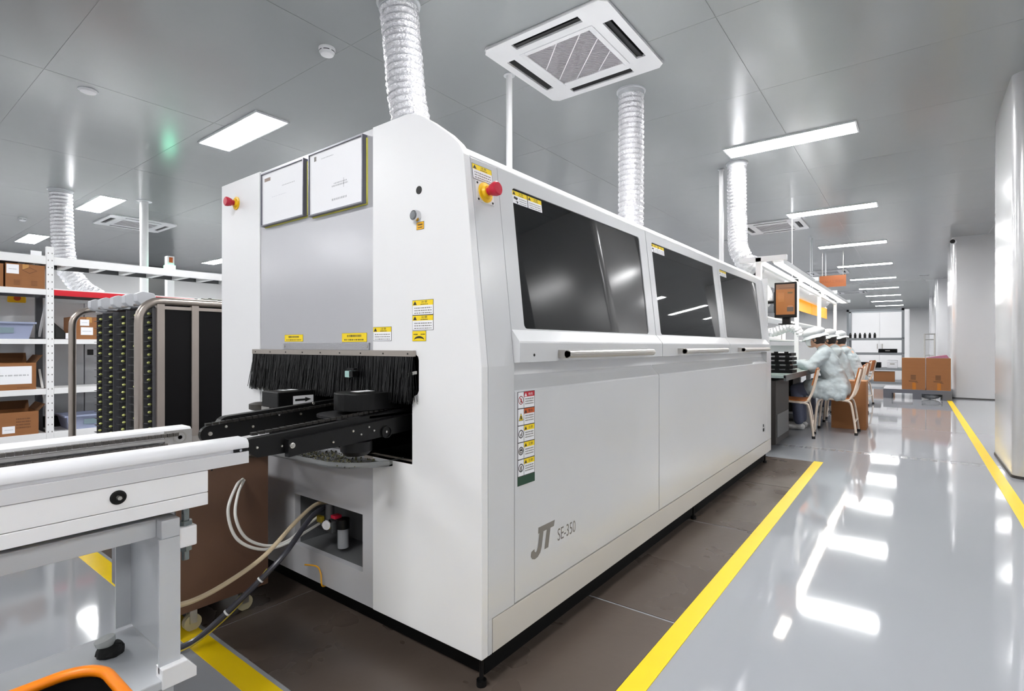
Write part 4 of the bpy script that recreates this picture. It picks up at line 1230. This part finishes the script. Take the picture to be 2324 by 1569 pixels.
tl = MB().box(-9.15, -9.05, 3.2, 3.3, 1.7, 2.42).build('signal_tower', WHITE, Q, bevel=.006)
MB().box(-9.0495, -9.045, 3.225, 3.275, 2.32, 2.40).build('orange_sticker', mat('tower_sticker', (190, 90, 20), .5), tl)
MB().box(-9.16, -9.04, 3.19, 3.31, 2.19, 2.28).build('green_light', mat('green_lamp', (120, 255, 200), .4, emit=4.5), tl)
# ------------------------------------------------------------------ assembly bench behind the machine
B = thing('assembly_bench', 'long assembly bench with an overhead light frame behind the machine', 'bench', (-1.5, 8.5, 0))
BT = mat('bench_top_green', (150, 166, 162), .25, vary=.03)
BF = mat('bench_frame_white', (226, 228, 230), .35)
MB().box(-1.95, -1.0, 5.75, 12.4, .725, .755).build('bench_top', BT, B, bevel=.004)
MB().box(-1.02, -.998, 5.75, 12.4, .70, .757).build('bench_edge', mat('edge_dark', (70, 74, 76), .4), B)
for y in (5.85, 8.0, 10.1, 12.3):
    for x in ((-1.88, -1.12) if y > 6 else (-1.88,)):
        MB().box(x - .025, x + .025, y - .025, y + .025, 0, .725).build('leg', BF, B)
    MB().box(-1.265, -1.215, y - .025 - .13, y + .025 - .13, .755, 1.93).build('upright', BF, B)
    MB().box(-1.42, -.985, y - .155, y - .105, 1.89, 1.94).build('cross_arm', BF, B)
MB().box(-1.95, -1.9, 5.75, 12.4, .755, 1.05).build('back_panel', LGREY, B)
for z in (1.12, 1.42):
    MB().box(-1.9, -1.55, 6.3, 12.3, z, z + .02).build('upper_shelf', BF, B)
MB().box(-1.26, -1.22, 5.7, 12.3, 1.86, 1.90).build('top_rail', BF, B)
# LED strip
ls = MB().box(-1.13, -1.03, 5.8, 12.15, 1.885, 1.91).build('light_channel', BF, B)
MB().box(-1.125, -1.035, 5.85, 12.1, 1.876, 1.885).build('lit_tube', mat('bench_tube_light', (255, 246, 232), .5, emit=6), ls)
MB().box(-1.03, -1.026, 5.8, 12.15, 1.865, 1.915).build('channel_lip', LGREY, ls)
# drawers, clutter and back panel added dark to fill in the shade under the bench
UB = mat('under_bench_dark', (40, 36, 34), .6, vary=.2, vscale=12)
for a, b, x, h in ((5.80, 6.5, -1.10, .70), (6.52, 7.0, -1.38, .6), (7.75, 8.4, -1.45, .62), (8.9, 9.5, -1.45, .6)):
    MB().box(-1.86, x, a, b, .05, h).build('under_shelf_unit', UB, B, bevel=.01)
    MB().box(x, x + .005, a + .05, b - .05, .12, h * .5).build('unit_drawer', mat('drawer_grey', (86, 88, 90), .4), B)
MB().box(-1.94, -1.9, 5.75, 12.4, .0, .725).build('added_dark_panel', UB, B)
# orange banners
for a, b, lab in ((9.75, 11.9, 'long orange banner hanging over the bench beside the monitor'), (11.95, 14.2, 'orange banner at the far end over the bench')):
    t = thing('banner', lab, 'banner', (-1.62, a, 1.66))
    MB().box(-1.63, -1.61, a, b, 1.67, 1.905).build('banner_sheet', mat('banner_orange_glow', (250, 160, 14), .45, emit=.2), t)  # faint emission paints a glow on the sheet, which is no lamp
    MB().box(-1.635, -1.605, a, b, 1.905, 1.925).build('banner_rod', BF, t)
    MB().cyl((-1.62, a + .1, 1.925), (-1.62, a + .1, ZC), .006, n=8).build('hanger', BF, t)
    MB().cyl((-1.62, b - .1, 1.925), (-1.62, b - .1, ZC), .006, n=8).build('hanger', BF, t)
# white pipe and foil duct along the bench
t = thing('exhaust_pipe', 'thick white exhaust pipe running along the bench from the silver duct', 'pipe', (-1.52, 6.6, 1.95))
MB().cyl((-1.5, 6.5, 1.96), (-1.5, 12.6, 1.96), .125, n=28).build('pipe', WHITE, t, smooth=True)
MB().cyl((-1.5, 6.5, 1.96), (-1.5, 6.62, 1.96), .132, n=28).build('coupling', LGREY, t, smooth=True)
foil_path('foil_duct', 'silver duct branch looping under the white pipe above the bench', bez([(-1.55, 7.2, 1.84), (-1.45, 7.1, 1.66), (-1.5, 6.95, 1.5), (-1.62, 6.9, 1.44)], 6), .07, .018)
foil_path('foil_duct', 'short crumpled silver duct above the bench just below the monitor', bez([(-1.75, 7.9, 1.24), (-1.55, 7.9, 1.23), (-1.42, 7.9, 1.27), (-1.33, 7.9, 1.3), (-1.25, 7.9, 1.26), (-1.2, 7.9, 1.18)], 6), .065, .04)
# monitor
t = thing('monitor', 'black upright monitor with an orange-brown screen hanging over the bench', 'monitor', (-1.03, 5.86, 1.3))
MB().box(-1.125, -.925, 5.86, 5.90, 1.33, 1.685).build('monitor_case', BLACK, t, bevel=.006)
MB().box(-1.14, -.97, 5.9, 5.95, 1.38, 1.6).build('rear_housing', BLACK, t, bevel=.01)
d = Decal((-1.109, 5.8595, 1.36), FX, FZ, .0008)
SCR = mat('screen_orange_brown', (150, 98, 56), .25, emit=.12)
d.plate(0, .168, 0, .305, SCR)
d.rect(.0, .168, .255, .305, mat('screen_bar', (130, 98, 76), .3, emit=.1), 1)
d.rect(.03, .17 - .002, .262, .266, mat('screen_dark', (100, 62, 40), .3, emit=.05), 2)
d.rect(.10, .158, .03, .075, mat('screen_grey', (98, 86, 76), .3, emit=.08), 1)
d.poly([(.1, .075), (.158, .075), (.148, .09), (.11, .09)], mat('screen_pink', (170, 112, 78), .3, emit=.1), 1)
d.rect(.105, .15, .21, .225, mat('screen_olive', (104, 84, 46), .3, emit=.08), 1)
d.rect(.02, .075, .13, .22, mat('screen_tan', (164, 110, 66), .3, emit=.1), 1)
d.build('screen', t)
MB().box(-1.06, -.99, 5.9, 5.96, 1.27, 1.345).box(-1.09, -.96, 5.87, 6.0, 1.262, 1.272).build('stand', BLACK, t)
MB().cyl((-1.05, 5.96, 1.5), (-1.24, 5.97, 1.5), .018, n=10).build('mount_arm', BLACK, t, smooth=True)
# board carriers on the bench
tr = None
for k, (y, x) in enumerate(((6.35, -1.22), (6.35, -1.215), (6.36, -1.225), (6.35, -1.22), (6.36, -1.23))):
    lab = ('lowest', 'second lowest', 'middle', 'second highest', 'topmost')[k] + ' black board carrier in the stack on the bench top'
    t = thing('board_carrier', lab, 'board carrier', (x, y, .757 + .0455 * k), 'board carriers on the bench')
    z = .757 + .0455 * k
    MB().box(x - .2, x + .2, y - .14, y - .10, z, z + .03).box(x - .2, x + .2, y + .10, y + .14, z, z + .03).box(x - .2, x - .16, y - .1, y + .1, z, z + .03).box(x + .16, x + .2, y - .1, y + .1, z, z + .03).build('carrier_frame', BLACKM, t)
    MB().box(x - .16, x + .16, y - .1, y + .1, z + .024, z + .036).build('circuit_board', PAPER, t)
    for q in range(4):
        MB().box(x - .17 + q * .1, x - .13 + q * .1, y - .125, y - .115, z + .03, z + .045).build('clip', BLACK, t)
for k, (x, y, z, sx, sy, sz, m, lab) in enumerate(((-1.72, 6.6, 1.14, .22, .3, .1, CARD, 'small brown parts box on the bench upper shelf'), (-1.72, 7.0, 1.14, .22, .25, .07, mat('bin_blue', (110, 122, 160), .5), 'small blue parts bin on the bench upper shelf'), (-1.72, 7.4, 1.14, .25, .4, .03, mat('tray_teal', (150, 196, 200), .4), 'flat teal tray on the bench upper shelf'), (-1.72, 9.0, 1.14, .25, .3, .12, PAPER, 'white box on the bench upper shelf behind the workers'))):
    t = thing('parts_bin', lab, 'bin', (x, y, z))
    MB().box(x - sx / 2, x + sx / 2, y - sy / 2, y + sy / 2, z, z + .006).box(x - sx / 2, x - sx / 2 + .006, y - sy / 2, y + sy / 2, z, z + sz).box(x + sx / 2 - .006, x + sx / 2, y - sy / 2, y + sy / 2, z, z + sz).box(x - sx / 2, x + sx / 2, y - sy / 2, y - sy / 2 + .006, z, z + sz).box(x - sx / 2, x + sx / 2, y + sy / 2 - .006, y + sy / 2, z, z + sz).build('bin_body', m, t)
    MB().box(x + sx / 2, x + sx / 2 + .002, y - .04, y + .04, z + sz * .3, z + sz * .7).build('bin_label', PAPER, t)

# ------------------------------------------------------------------ chairs
CST = mat('chair_cream_steel', (222, 206, 190), .35, vary=.03)
PLY = mat('chair_plywood', (176, 102, 44), .35, vary=.12, vscale=5, stretch=(1, 8, 1))
def make_chair():
    t = thing('chair', 'x', 'chair', (0, 0, 0), 'chairs along the assembly bench')
    for s in (-1, 1):
        y = s * .19
        pts = bez([(-.21, y, .012), (-.195, y, .2), (-.175, y, .35), (-.14, y, .40), (-.08, y, .412), (.05, y, .405), (.13, y, .395), (.165, y, .36), (.19, y, .22), (.215, y, .012)], 5)
        MB().tube(pts, .0145, 10, flat=.8).build('side_frame', CST, t, smooth=True)
        up_ = bez([(.08, y, .40), (.15, y, .42), (.195, y, .50), (.225, y, .62), (.26, y, .775)], 5)
        MB().tube(up_, .0145, 10, flat=.8).build('back_upright', CST, t, smooth=True)
        for x in (-.21, .215):
            MB().cyl((x, y, 0), (x, y, .03), .018, n=12).build('rubber_foot', RUBBER, t, smooth=True)
    MB().tube([(.2, -.19, .16), (.2, .19, .16)], .012, 8).build('stretcher', CST, t, smooth=True)
    n = 10
    vs = []; fs = []
    prof = [(-.19, .414), (-.15, .424), (-.05, .424), (.06, .418), (.14, .42), (.17, .43)]
    for th in (0, .012):
        for x, z in prof:
            for yy in (-.2, .2): vs.append((x, yy, z + th))
    k = len(prof) * 2
    for i in range(len(prof) - 1):
        a = 2 * i
        fs += [(a, a + 1, a + 3, a + 2), (k + a, k + a + 2, k + a + 3, k + a + 1), (a, a + 2, k + a + 2, k + a), (a + 1, k + a + 1, k + a + 3, a + 3)]
    fs += [(0, k, k + 1, 1), (k - 2, k - 1, 2 * k - 1, 2 * k - 2)]
    MB().add(vs, fs).build('seat', PLY, t)
    vs = []; fs = []
    m = 8
    for th in (0, .012):
        for z, xo in ((.60, .205), (.79, .25)):
            for i in range(m + 1):
                yy = -.2 + .4 * i / m
                vs.append((xo - th - .03 * (1 - (yy / .2) ** 2) * -1 * .6, yy, z))
    w = m + 1
    for i in range(m):
        fs += [(i, i + 1, w + i + 1, w + i), (2 * w + i, 3 * w + i, 3 * w + i + 1, 2 * w + i + 1), (i, 2 * w + i, 2 * w + i + 1, i + 1), (w + i, w + i + 1, 3 * w + i + 1, 3 * w + i)]
    fs += [(0, w, 3 * w, 2 * w), (m, 2 * w + m, 3 * w + m, w + m)]
    MB().add(vs, fs).build('backrest', PLY, t, smooth=True)
    return t
ch = make_chair()
for i, (x, y, rz, lab) in enumerate(((-1.13, 6.93, 6, 'empty cream-framed chair nearest the machine end, pushed under the bench'),
                                     (-.75, 7.5, 0, 'cream-framed chair under the nearest worker, wooden seat showing'),
                                     (-.78, 8.55, 2, 'cream-framed chair under the middle worker behind the brown carton'),
                                     (-.8, 9.7, -3, 'cream-framed chair under the farthest worker'),
                                     (-.82, 11.3, -8, 'cream-framed chair standing farthest along the bench'))):
    o = ch if i == 0 else copy_tree(ch)
    o.location = (x, y, 0); o.rotation_euler = (0, 0, math.radians(rz)); o['label'] = lab
carton('carton', 'tall brown carton standing on the floor behind the nearest worker chair', -.84, -.47, 7.84, 8.2, 0, .60)
d = Decal((-.56, 7.8385, .12), (1, 0, 0), (0, 0, 1), .0006); d.dashes(0, .03, 0, .01, INK, 4, 1)

# ------------------------------------------------------------------ workers
SKIN = mat('skin', (206, 158, 132), .5, vary=.04)
COAT = mat('white_coat_cloth', (172, 182, 186), .75, bump=(9, .5, .03), vary=.05, vscale=5)
CAPM = mat('white_cap_cloth', (198, 202, 205), .8, bump=(30, .4, .01), vary=.03)
HAIR = mat('dark_hair', (30, 22, 20), .5)
MASK = mat('mask_white', (240, 241, 242), .7, bump=(60, .1, .004))
TROU = mat('blue_grey_trousers', (96, 102, 124), .8, bump=(12, .3, .02), vary=.06)
SHOE = mat('white_shoe', (210, 210, 210), .5)
def capsule(mb, a, ra, b, rb, n=12):
    a = Vector(a); b = Vector(b)
    d = (b - a)
    L = d.length
    if L < 1e-6:
        mb.ball(a, ra, n, 8); return
    d.normalize()
    prof = []
    for k in range(5):
        t = math.radians(-90 + 90 * k / 4); prof.append((max(1e-4, ra * math.cos(t)), ra * math.sin(t)))
    for k in range(5):
        t = math.radians(90 * k / 4); prof.append((max(1e-4, rb * math.cos(t)), L + rb * math.sin(t)))
    mb.lathe(prof, a, n, d)
def blend(mb, name, m, parent, voxel=.008, smooth=8):
    """fuse overlapping shapes into one continuous skin"""
    me = bpy.data.meshes.new('fuse'); me.from_pydata(mb.v, [], mb.f); me.update()
    ob = bpy.data.objects.new('fuse', me); COL.objects.link(ob)
    r = ob.modifiers.new('r', 'REMESH'); r.mode = 'VOXEL'; r.voxel_size = voxel
    s = ob.modifiers.new('s', 'SMOOTH'); s.iterations = smooth; s.factor = .5
    dg = bpy.context.evaluated_depsgraph_get()
    out = bpy.data.meshes.new_from_object(ob.evaluated_get(dg))
    bpy.data.objects.remove(ob); bpy.data.meshes.remove(me)
    out.polygons.foreach_set('use_smooth', [True] * len(out.polygons))
    out.materials.clear(); out.materials.append(m); out.name = name
    o = bpy.data.objects.new(name, out); COL.objects.link(o)
    o.parent = parent
    return o
def worker(loc, label, lean=0.0, turn=0.0, hx=0.0):
    """seated figure facing -x; origin on the floor below the seat centre"""
    hipz = .545
    sh = Vector((-.13 - lean, 0, .955)); chest = Vector((-.10 - lean * .7, 0, .84)); waist = Vector((-.02 - lean * .2, 0, .66))
    neck = Vector((-.17 - lean, 0, 1.03)); head = Vector((-.235 - lean, 0, 1.135))
    mb = MB()
    capsule(mb, (0, -.07, hipz), .115, (0, .07, hipz), .115)
    capsule(mb, (0, 0, hipz), .12, waist, .115); capsule(mb, waist, .115, chest, .125); capsule(mb, chest, .125, sh, .09)
    capsule(mb, sh + Vector((0, -.13, 0)), .062, sh + Vector((0, .13, 0)), .062)
    capsule(mb, sh, .06, neck, .05); capsule(mb, neck, .05, head, .06)
    hands = []
    for s in (-1, 1):
        S0 = sh + Vector((0, s * .17, -.01)); E = Vector((-.25 - lean, s * .24, .79)); Wp = Vector((-.43 - lean + hx, s * .13, .825))
        capsule(mb, S0, .052, E, .042); capsule(mb, E, .042, Wp, .028)
        # hand: palm, four fingers and a thumb resting forward
        pd = (Vector((-.5 - lean + hx, s * .09, .80)) - Wp).normalized()
        side = pd.cross(Vector((0, 0, 1))).normalized()
        palm = Wp + pd * .06
        for q in (-.022, 0, .022): capsule(mb, Wp + side * q * .6, .017, palm + side * q, .016, 8)
        for q, l in ((-.033, .055), (-.011, .068), (.011, .064), (.033, .05)):
            a = palm + side * q + pd * .008; k1 = a + pd * l * .55 + Vector((0, 0, -.004)); k2 = k1 + pd * l * .35 + Vector((0, 0, -.02))
            capsule(mb, a, .0098, k1, .0092, 8); capsule(mb, k1, .0092, k2, .008, 8)
        th = Wp + pd * .02 + side * (-s * .026)
        capsule(mb, th, .011, th + pd * .035 + side * (-s * .022) + Vector((0, 0, -.008)), .0095, 8)
        # legs
        H = Vector((-.03, s * .09, hipz - .01)); Kn = Vector((-.43, s * .11, .50)); An = Vector((-.40, s * .11, .09))
        capsule(mb, H, .088, Kn, .06); capsule(mb, Kn, .06, Kn.lerp(An, .4), .052); capsule(mb, Kn.lerp(An, .4), .052, An, .034)
        capsule(mb, An + Vector((.03, 0, -.05)), .032, An + Vector((-.15, 0, -.06)), .028)
    # head: skull, jaw, nose, ears; bowed towards the work
    mb.ball(head, .092, 16, 12, (1.05, .82, 1.12))
    mb.ball(head + Vector((-.045, 0, -.055)), .058, 12, 8, (1, .85, 1))
    capsule(mb, head + Vector((-.092, 0, .0)), .009, head + Vector((-.112, 0, -.026)), .012, 8)
    for s in (-1, 1): mb.ball(head + Vector((.012, s * .077, -.012)), .022, 8, 6, (.9, .35, 1.3))
    # rotate the whole figure slightly about z
    t = blend(mb, 'person', SKIN, None, .0075, 6)
    tag(t, label, 'person', 'seated workers at the bench')
    t.location = loc; t.rotation_euler = (0, 0, math.radians(turn))
    # clothing, each its own fused shell
    cb = MB()
    for q in (-.075, 0, .075):
        v = Vector((0, q, 0)); r0 = .112 if q else .12
        capsule(cb, Vector((.005, 0, hipz - .015)) + v * 1.15, r0 + .012, waist + v, r0); capsule(cb, waist + v, r0, chest + v * 1.15, r0 + .006); capsule(cb, chest + v * 1.15, r0, sh + v * 1.1 + Vector((.01, 0, -.01)), .085)
    capsule(cb, sh + Vector((.0, -.14, 0)), .072, sh + Vector((0, .14, 0)), .072); capsule(cb, sh + Vector((0, 0, .02)), .07, neck + Vector((.01, 0, -.02)), .06)
    for s in (-1, 1):
        S0 = sh + Vector((0, s * .175, -.01)); E = Vector((-.25 - lean, s * .245, .79)); Wp = Vector((-.42 - lean + hx, s * .135, .825))
        capsule(cb, S0, .07, E, .064); capsule(cb, E, .066, E.lerp(Wp, .94), .048)
        H = Vector((-.02, s * .09, hipz - .01)); capsule(cb, H, .112, Vector((-.27, s * .11, .53)), .098)
        # hem hanging beside and behind the seat
        for xx in (-.22, -.16, -.1, -.04, .02, .07):
            capsule(cb, (xx, s * .15, hipz - .0), .06, (xx, s * .185, hipz - .10 - .02 * math.sin(xx * 40)), .042, 8)
    o = blend(cb, 'coat', COAT, t, .011, 5)
    sd = loc[1]
    nor = [v.normal.copy() for v in o.data.vertices]
    for v, nv in zip(o.data.vertices, nor):
        p = v.co.copy()
        k = noise.noise(Vector((p.x * 9 + p.z * 9, p.y * 5 + sd, p.z * 13 - p.x * 7))) * .013 + noise.noise(Vector((p.x * 26, p.y * 14, p.z * 30 + sd))) * .005
        v.co = p + nv * (max(k, -.003) + .004)
    tb = MB()
    for s in (-1, 1):
        Kn = Vector((-.43, s * .11, .50)); An = Vector((-.40, s * .11, .09))
        capsule(tb, (-.2, s * .105, .525), .095, Kn, .075); capsule(tb, Kn, .074, An + Vector((0, 0, .03)), .058)
        capsule(tb, (-.1, s * .05, .525), .06, (-.2, s * .1, .52), .08)
    blend(tb, 'trousers', TROU, t, .012, 4)
    for s in (-1, 1):
        sb = MB(); capsule(sb, (-.37, s * .11, .042), .042, (-.54, s * .11, .036), .036); o = blend(sb, 'shoe', SHOE, t, .01, 3)
    # cap: puffed crown over a soft brim, tilted forward with the head
    ax_ = Vector((-.28, 0, .96)).normalized()
    c0 = head + ax_ * .035
    cap = MB().lathe([(.0, .105), (.045, .106), (.09, .094), (.122, .07), (.134, .046), (.128, .026), (.112, .014), (.128, .0), (.148, -.016), (.156, -.030), (.148, -.033), (.100, -.002), (.0, .01)], c0, 30, ax_)
    cap.v = [tuple(Vector(v) + Vector((.006 * noise.noise(Vector(v) * 30), 0, .014 * noise.noise(Vector(v) * 22)))) for v in cap.v]
    me = cap
    o = me.build('cap', CAPM, None, smooth=True, angle=70); o.parent = t
    hb = MB(); hb.ball(head + Vector((.022, 0, .008)), .098, 16, 10, (.95, .88, 1.0)); hb.ball(head + Vector((.055, 0, -.04)), .05, 12, 8, (1, 1.1, .8))
    o = hb.build('hair', HAIR, None, smooth=True, angle=80); o.parent = t
    fb = MB()
    # mask: shell over nose and jaw
    vs = []; fs = []
    for i in range(9):
        a = math.radians(-75 + 150 * i / 8)
        for j in range(7):
            v = -.095 + .105 * j / 6
            rr2 = .098 if j not in (0, 6) else .088
            vs.append(tuple(head + Vector((-.03 - rr2 * .98 * math.cos(a) * (1 - .25 * abs(j - 3) / 3) + .012, rr2 * .80 * math.sin(a), v))))
    for i in range(8):
        for j in range(6):
            fs.append((i * 7 + j, i * 7 + j + 1, (i + 1) * 7 + j + 1, (i + 1) * 7 + j))
    o = fb.add(vs, fs).build('face_mask', MASK, None, smooth=True, angle=80); o.parent = t
    sm = o.modifiers.new('thick', 'SOLIDIFY'); sm.thickness = .003
    for s in (-1, 1):
        eb = MB().ball(head + Vector((-.086, s * .032, .018)), .0095, 10, 8); o = eb.build('eye', INK, None, smooth=True); o.parent = t
        st_ = MB().tube([tuple(head + Vector((-.03, s * .085, -.02))), tuple(head + Vector((.01, s * .088, -.002)))], .002, 6); o = st_.build('mask_strap', MASK, None); o.parent = t
    return t
worker((-.74, 7.5, 0), 'nearest seated worker in white coat, cap and mask working at the bench', 0.0, 0, 0)
worker((-.76, 8.55, 0), 'second seated worker in white coat and cap, half hidden behind the first', -.03, 4, .0)
worker((-.72, 9.7, 0), 'third seated worker in white coat, back and neck showing at the right', .0, -10, .0)

# ------------------------------------------------------------------ aisle: pallet, cartons, racks, sign
t = thing('plastic_pallet', 'dark grey plastic pallet on the aisle floor by the pilaster', 'pallet', (.04, 13.45, 0))
PG = mat('pallet_grey', (92, 94, 102), .5, vary=.03)
PGT = mat('pallet_top_grey', (168, 170, 176), .45, vary=.03)
for i in range(7):
    y = 12.95 + i * .16
    MB().box(-.49, .575, y, y + .14, .155, .185).build('deck_slat', PGT, t)
for x in (-.49, -.02, .435):
    MB().box(x, x + .14, 12.95, 14.05, .11, .155).build('stringer', PG, t)
    for y in (12.95, 13.42, 13.9):
        MB().box(x, x + .14, y, y + .15, .025, .11).build('block', PG, t)
    MB().box(x, x + .14, 12.95, 14.05, 0, .025).build('runner', PG, t)
MB().box(-.49, .575, 12.945, 12.955, .11, .185).build('front_lip', PG, t)
t = thing('foil_bundle', 'crumpled clear film bundle in the pallet opening', 'film', (.25, 13.1, 0.0))
mb = MB().ball((.26, 13.12, .07), .12, 12, 8, (1.4, .8, .55)); rr = random.Random(8)
mb.v = [(a + rr.uniform(-.012, .012), b + rr.uniform(-.012, .012), max(.0, c + rr.uniform(-.008, .008))) for a, b, c in mb.v]
mb.build('film', mat('clear_film', (150, 154, 160), .15), t)
def marked_carton(label, x0, x1, y0, y1, z0, z1, opened):
    t = carton('carton', label, x0, x1, y0, y1, z0, z1, False) if not opened else carton('carton', label, x0, x1, y0, y1, z0, z1, False)
    ink = mat('carton_ink_dark', (84, 58, 34), .7)
    d = Decal((x0, y0 - .0003, z0), (1, 0, 0), (0, 0, 1), .0006)
    W = x1 - x0; H = z1 - z0
    for q in range(4):
        d.rect(W * .38, W * .6, H * (.32 + q * .04), H * (.345 + q * .04), ink, 1)
    d.rect(W * .3, W * .66, H * .26, H * .28, ink, 1); d.rect(W * .56, W * .7, H * .225, H * .24, ink, 1)
    d.build('printed_mark', t)
    MB().box(x0 + W * .45, x0 + W * .6, y0 - .001, y0 - .0003, z0, z0 + H * .22).build('packing_tape', mat('packing_tape_amber', (178, 108, 30), .25), t)
    return t
marked_carton('brown carton standing on the left half of the grey pallet', -.19, .178, 13.0, 13.45, .185, .80, False)
marked_carton('brown carton on the right half of the grey pallet under a pink folder', .19, .558, 13.0, 13.45, .185, .80, True)
t = thing('plastic_folder', 'pale pink plastic folder lying tilted on the right pallet carton', 'folder', (.38, 13.2, .805))
MB().hexa([(.2, 13.02, .806), (.54, 13.02, .806), (.54, 13.4, .806), (.2, 13.4, .806), (.2, 13.02, .815), (.50, 13.02, .868), (.50, 13.4, .868), (.2, 13.4, .815)]).build('folder_cover', mat('folder_pink', (170, 104, 130), .3), t)
MB().hexa([(.22, 13.015, .8), (.22, 13.013, .8), (.22, 13.013, .81), (.22, 13.015, .81), (.53, 13.015, .8), (.53, 13.013, .8), (.53, 13.013, .81), (.53, 13.015, .81)]).build('folder_spine', mat('folder_edge', (150, 140, 150), .3), t)

def grey_rack(x0, x1, y0, y1, zt, label, levels):
    t = thing('workshop_rack', label, 'rack', ((x0 + x1) / 2, (y0 + y1) / 2, 0))
    m = mat('rack_grey', (132, 136, 140), .4, .2)
    for x in (x0, x1 - .05):
        for y in (y0, y1 - .05):
            MB().box(x, x + .05, y, y + .05, 0, zt).build('post', m, t)
    for z in levels:
        MB().box(x0, x1, y0, y1, z - .02, z).build('shelf', m, t)
        MB().box(x0 + .05, x1 - .05, y0 - .002, y0 + .03, z - .06, z - .02).build('beam', m, t)
    MB().box(x0, x1, y0, y0 + .05, zt - .06, zt).build('beam', m, t); MB().box(x0, x1, y1 - .05, y1, zt - .06, zt).build('beam', m, t)
    return t
grey_rack(-1.45, -.2, 16.9, 17.6, 2.02, 'grey metal rack behind the workers at the end of the bench', (.1, .46, .86, 1.25))
rr = random.Random(21)
for k in range(6):
    x = -1.38 + k * .11
    tag(MB().lathe([(.03, 0), (.03, .1), (.018, .115), (.018, .14), (0, .14)], (x, 17.05, 1.25), 12).build('supply_bottle', BLACK, smooth=True), ('first', 'second', 'third', 'fourth', 'fifth', 'sixth')[k] + ' small dark bottle from the left on the grey rack top shelf', 'bottle', 'bottles on the grey rack')
for k, (x, z, w, h, m, lab) in enumerate(((-.55, .86, .4, .1, BLACKM, 'black flat case on the grey rack middle shelf'), (-.62, 1.25 - .38, .1, .0, BLACKM, ''), (-1.0, .46, .6, .14, BLACKM, 'dark equipment case on the grey rack lower shelf'), (-.45, .46, .22, .2, PAPER, 'white wire basket on the grey rack lower shelf'))):
    if not lab: continue
    t = thing('equipment_case', lab, 'case', (x, 17.2, z))
    MB().box(x - w / 2, x + w / 2, 17.0, 17.4, z, z + h * .7).build('case_base', m, t, bevel=.006)
    MB().box(x - w / 2, x + w / 2, 17.0, 17.4, z + h * .72, z + h).build('case_lid', m, t, bevel=.006)
    MB().box(x - .05, x + .05, 16.985, 17.0, z + h * .45, z + h * .6).build('handle', STEEL, t)
carton('carton', 'small brown carton on the lowest shelf of the grey rack', -.85, -.4, 16.95, 17.3, .1, .36)
for k in range(4):
    tag(MB().box(-1.35, -.9, 16.93, 17.4, .13 + k * .075, .15 + k * .075).box(-1.35, -.9, 16.92, 16.94, .13 + k * .075, .17 + k * .075).build('steel_tray', STEEL), ('lowest', 'second', 'third', 'top')[k] + ' steel tray stacked on the lower left of the grey rack', 'tray', 'steel trays on the grey rack')
# white cabinet shape added in place of the brightly lit area behind the rack
t = thing('bright_backing', 'white cabinet-shaped block added for the brightly lit area behind the grey rack', 'cabinet', (-.7, 19.2, 0))
MB().box(-1.5, -.1, 19.0, 19.6, 0, 2.1).build('cabinet_body', WHITE, t, bevel=.01)
for a, b in ((-1.48, -.81), (-.79, -.12)):
    dd = MB().box(a, b, 18.98, 19.0, .05, 2.07).build('door', WHITE, t, bevel=.004)
    MB().box(b - .06 if a < -1 else a + .04, b - .04 if a < -1 else a + .06, 18.955, 18.98, .95, 1.1).build('handle', STEEL, dd)
# hanging sign
t = thing('hanging_sign', 'orange hanging sign with dark lettering above the bench end', 'sign', (-1.47, 14.0, 2.39))
MB().box(-1.735, -1.215, 14.0, 14.02, 2.39, 2.65).build('sign_board', mat('sign_orange', (118, 60, 14), .5), t)
d = Decal((-1.735, 13.9995, 2.39), FX, FZ, .0006)
d.text('PCBA人工焊接区', .04, .48, .09, .16, mat('sign_ink', (96, 44, 8), .6), 1)
d.build('sign_lettering', t)
for x in (-1.68, -1.27):
    MB().cyl((x, 14.01, 2.65), (x, 14.01, ZC), .006, n=8).build('hanger', STEEL, t)
# hand truck by the third pilaster
t = thing('hand_truck', 'slim steel hand truck leaning by the pilaster behind the pallet', 'hand truck', (.35, 17.2, 0))
for x in (.22, .42):
    MB().tube([(x, 17.0, .1), (x, 17.25, 1.35)], .016, 8).build('side_tube', STEEL, t, smooth=True)
for z in (.4, .8, 1.2, 1.34):
    MB().tube([(.22, 17.0 + (z - .1) * .2, z), (.42, 17.0 + (z - .1) * .2, z)], .013, 8).build('cross_tube', STEEL, t, smooth=True)
MB().box(.2, .44, 16.8, 17.02, 0.005, .02).build('toe_plate', STEEL, t)
for x in (.19, .43):
    MB().cyl((x - .02, 17.08, .1), (x + .02, 17.08, .1), .1, n=18).build('wheel', RUBBER, t, smooth=True)
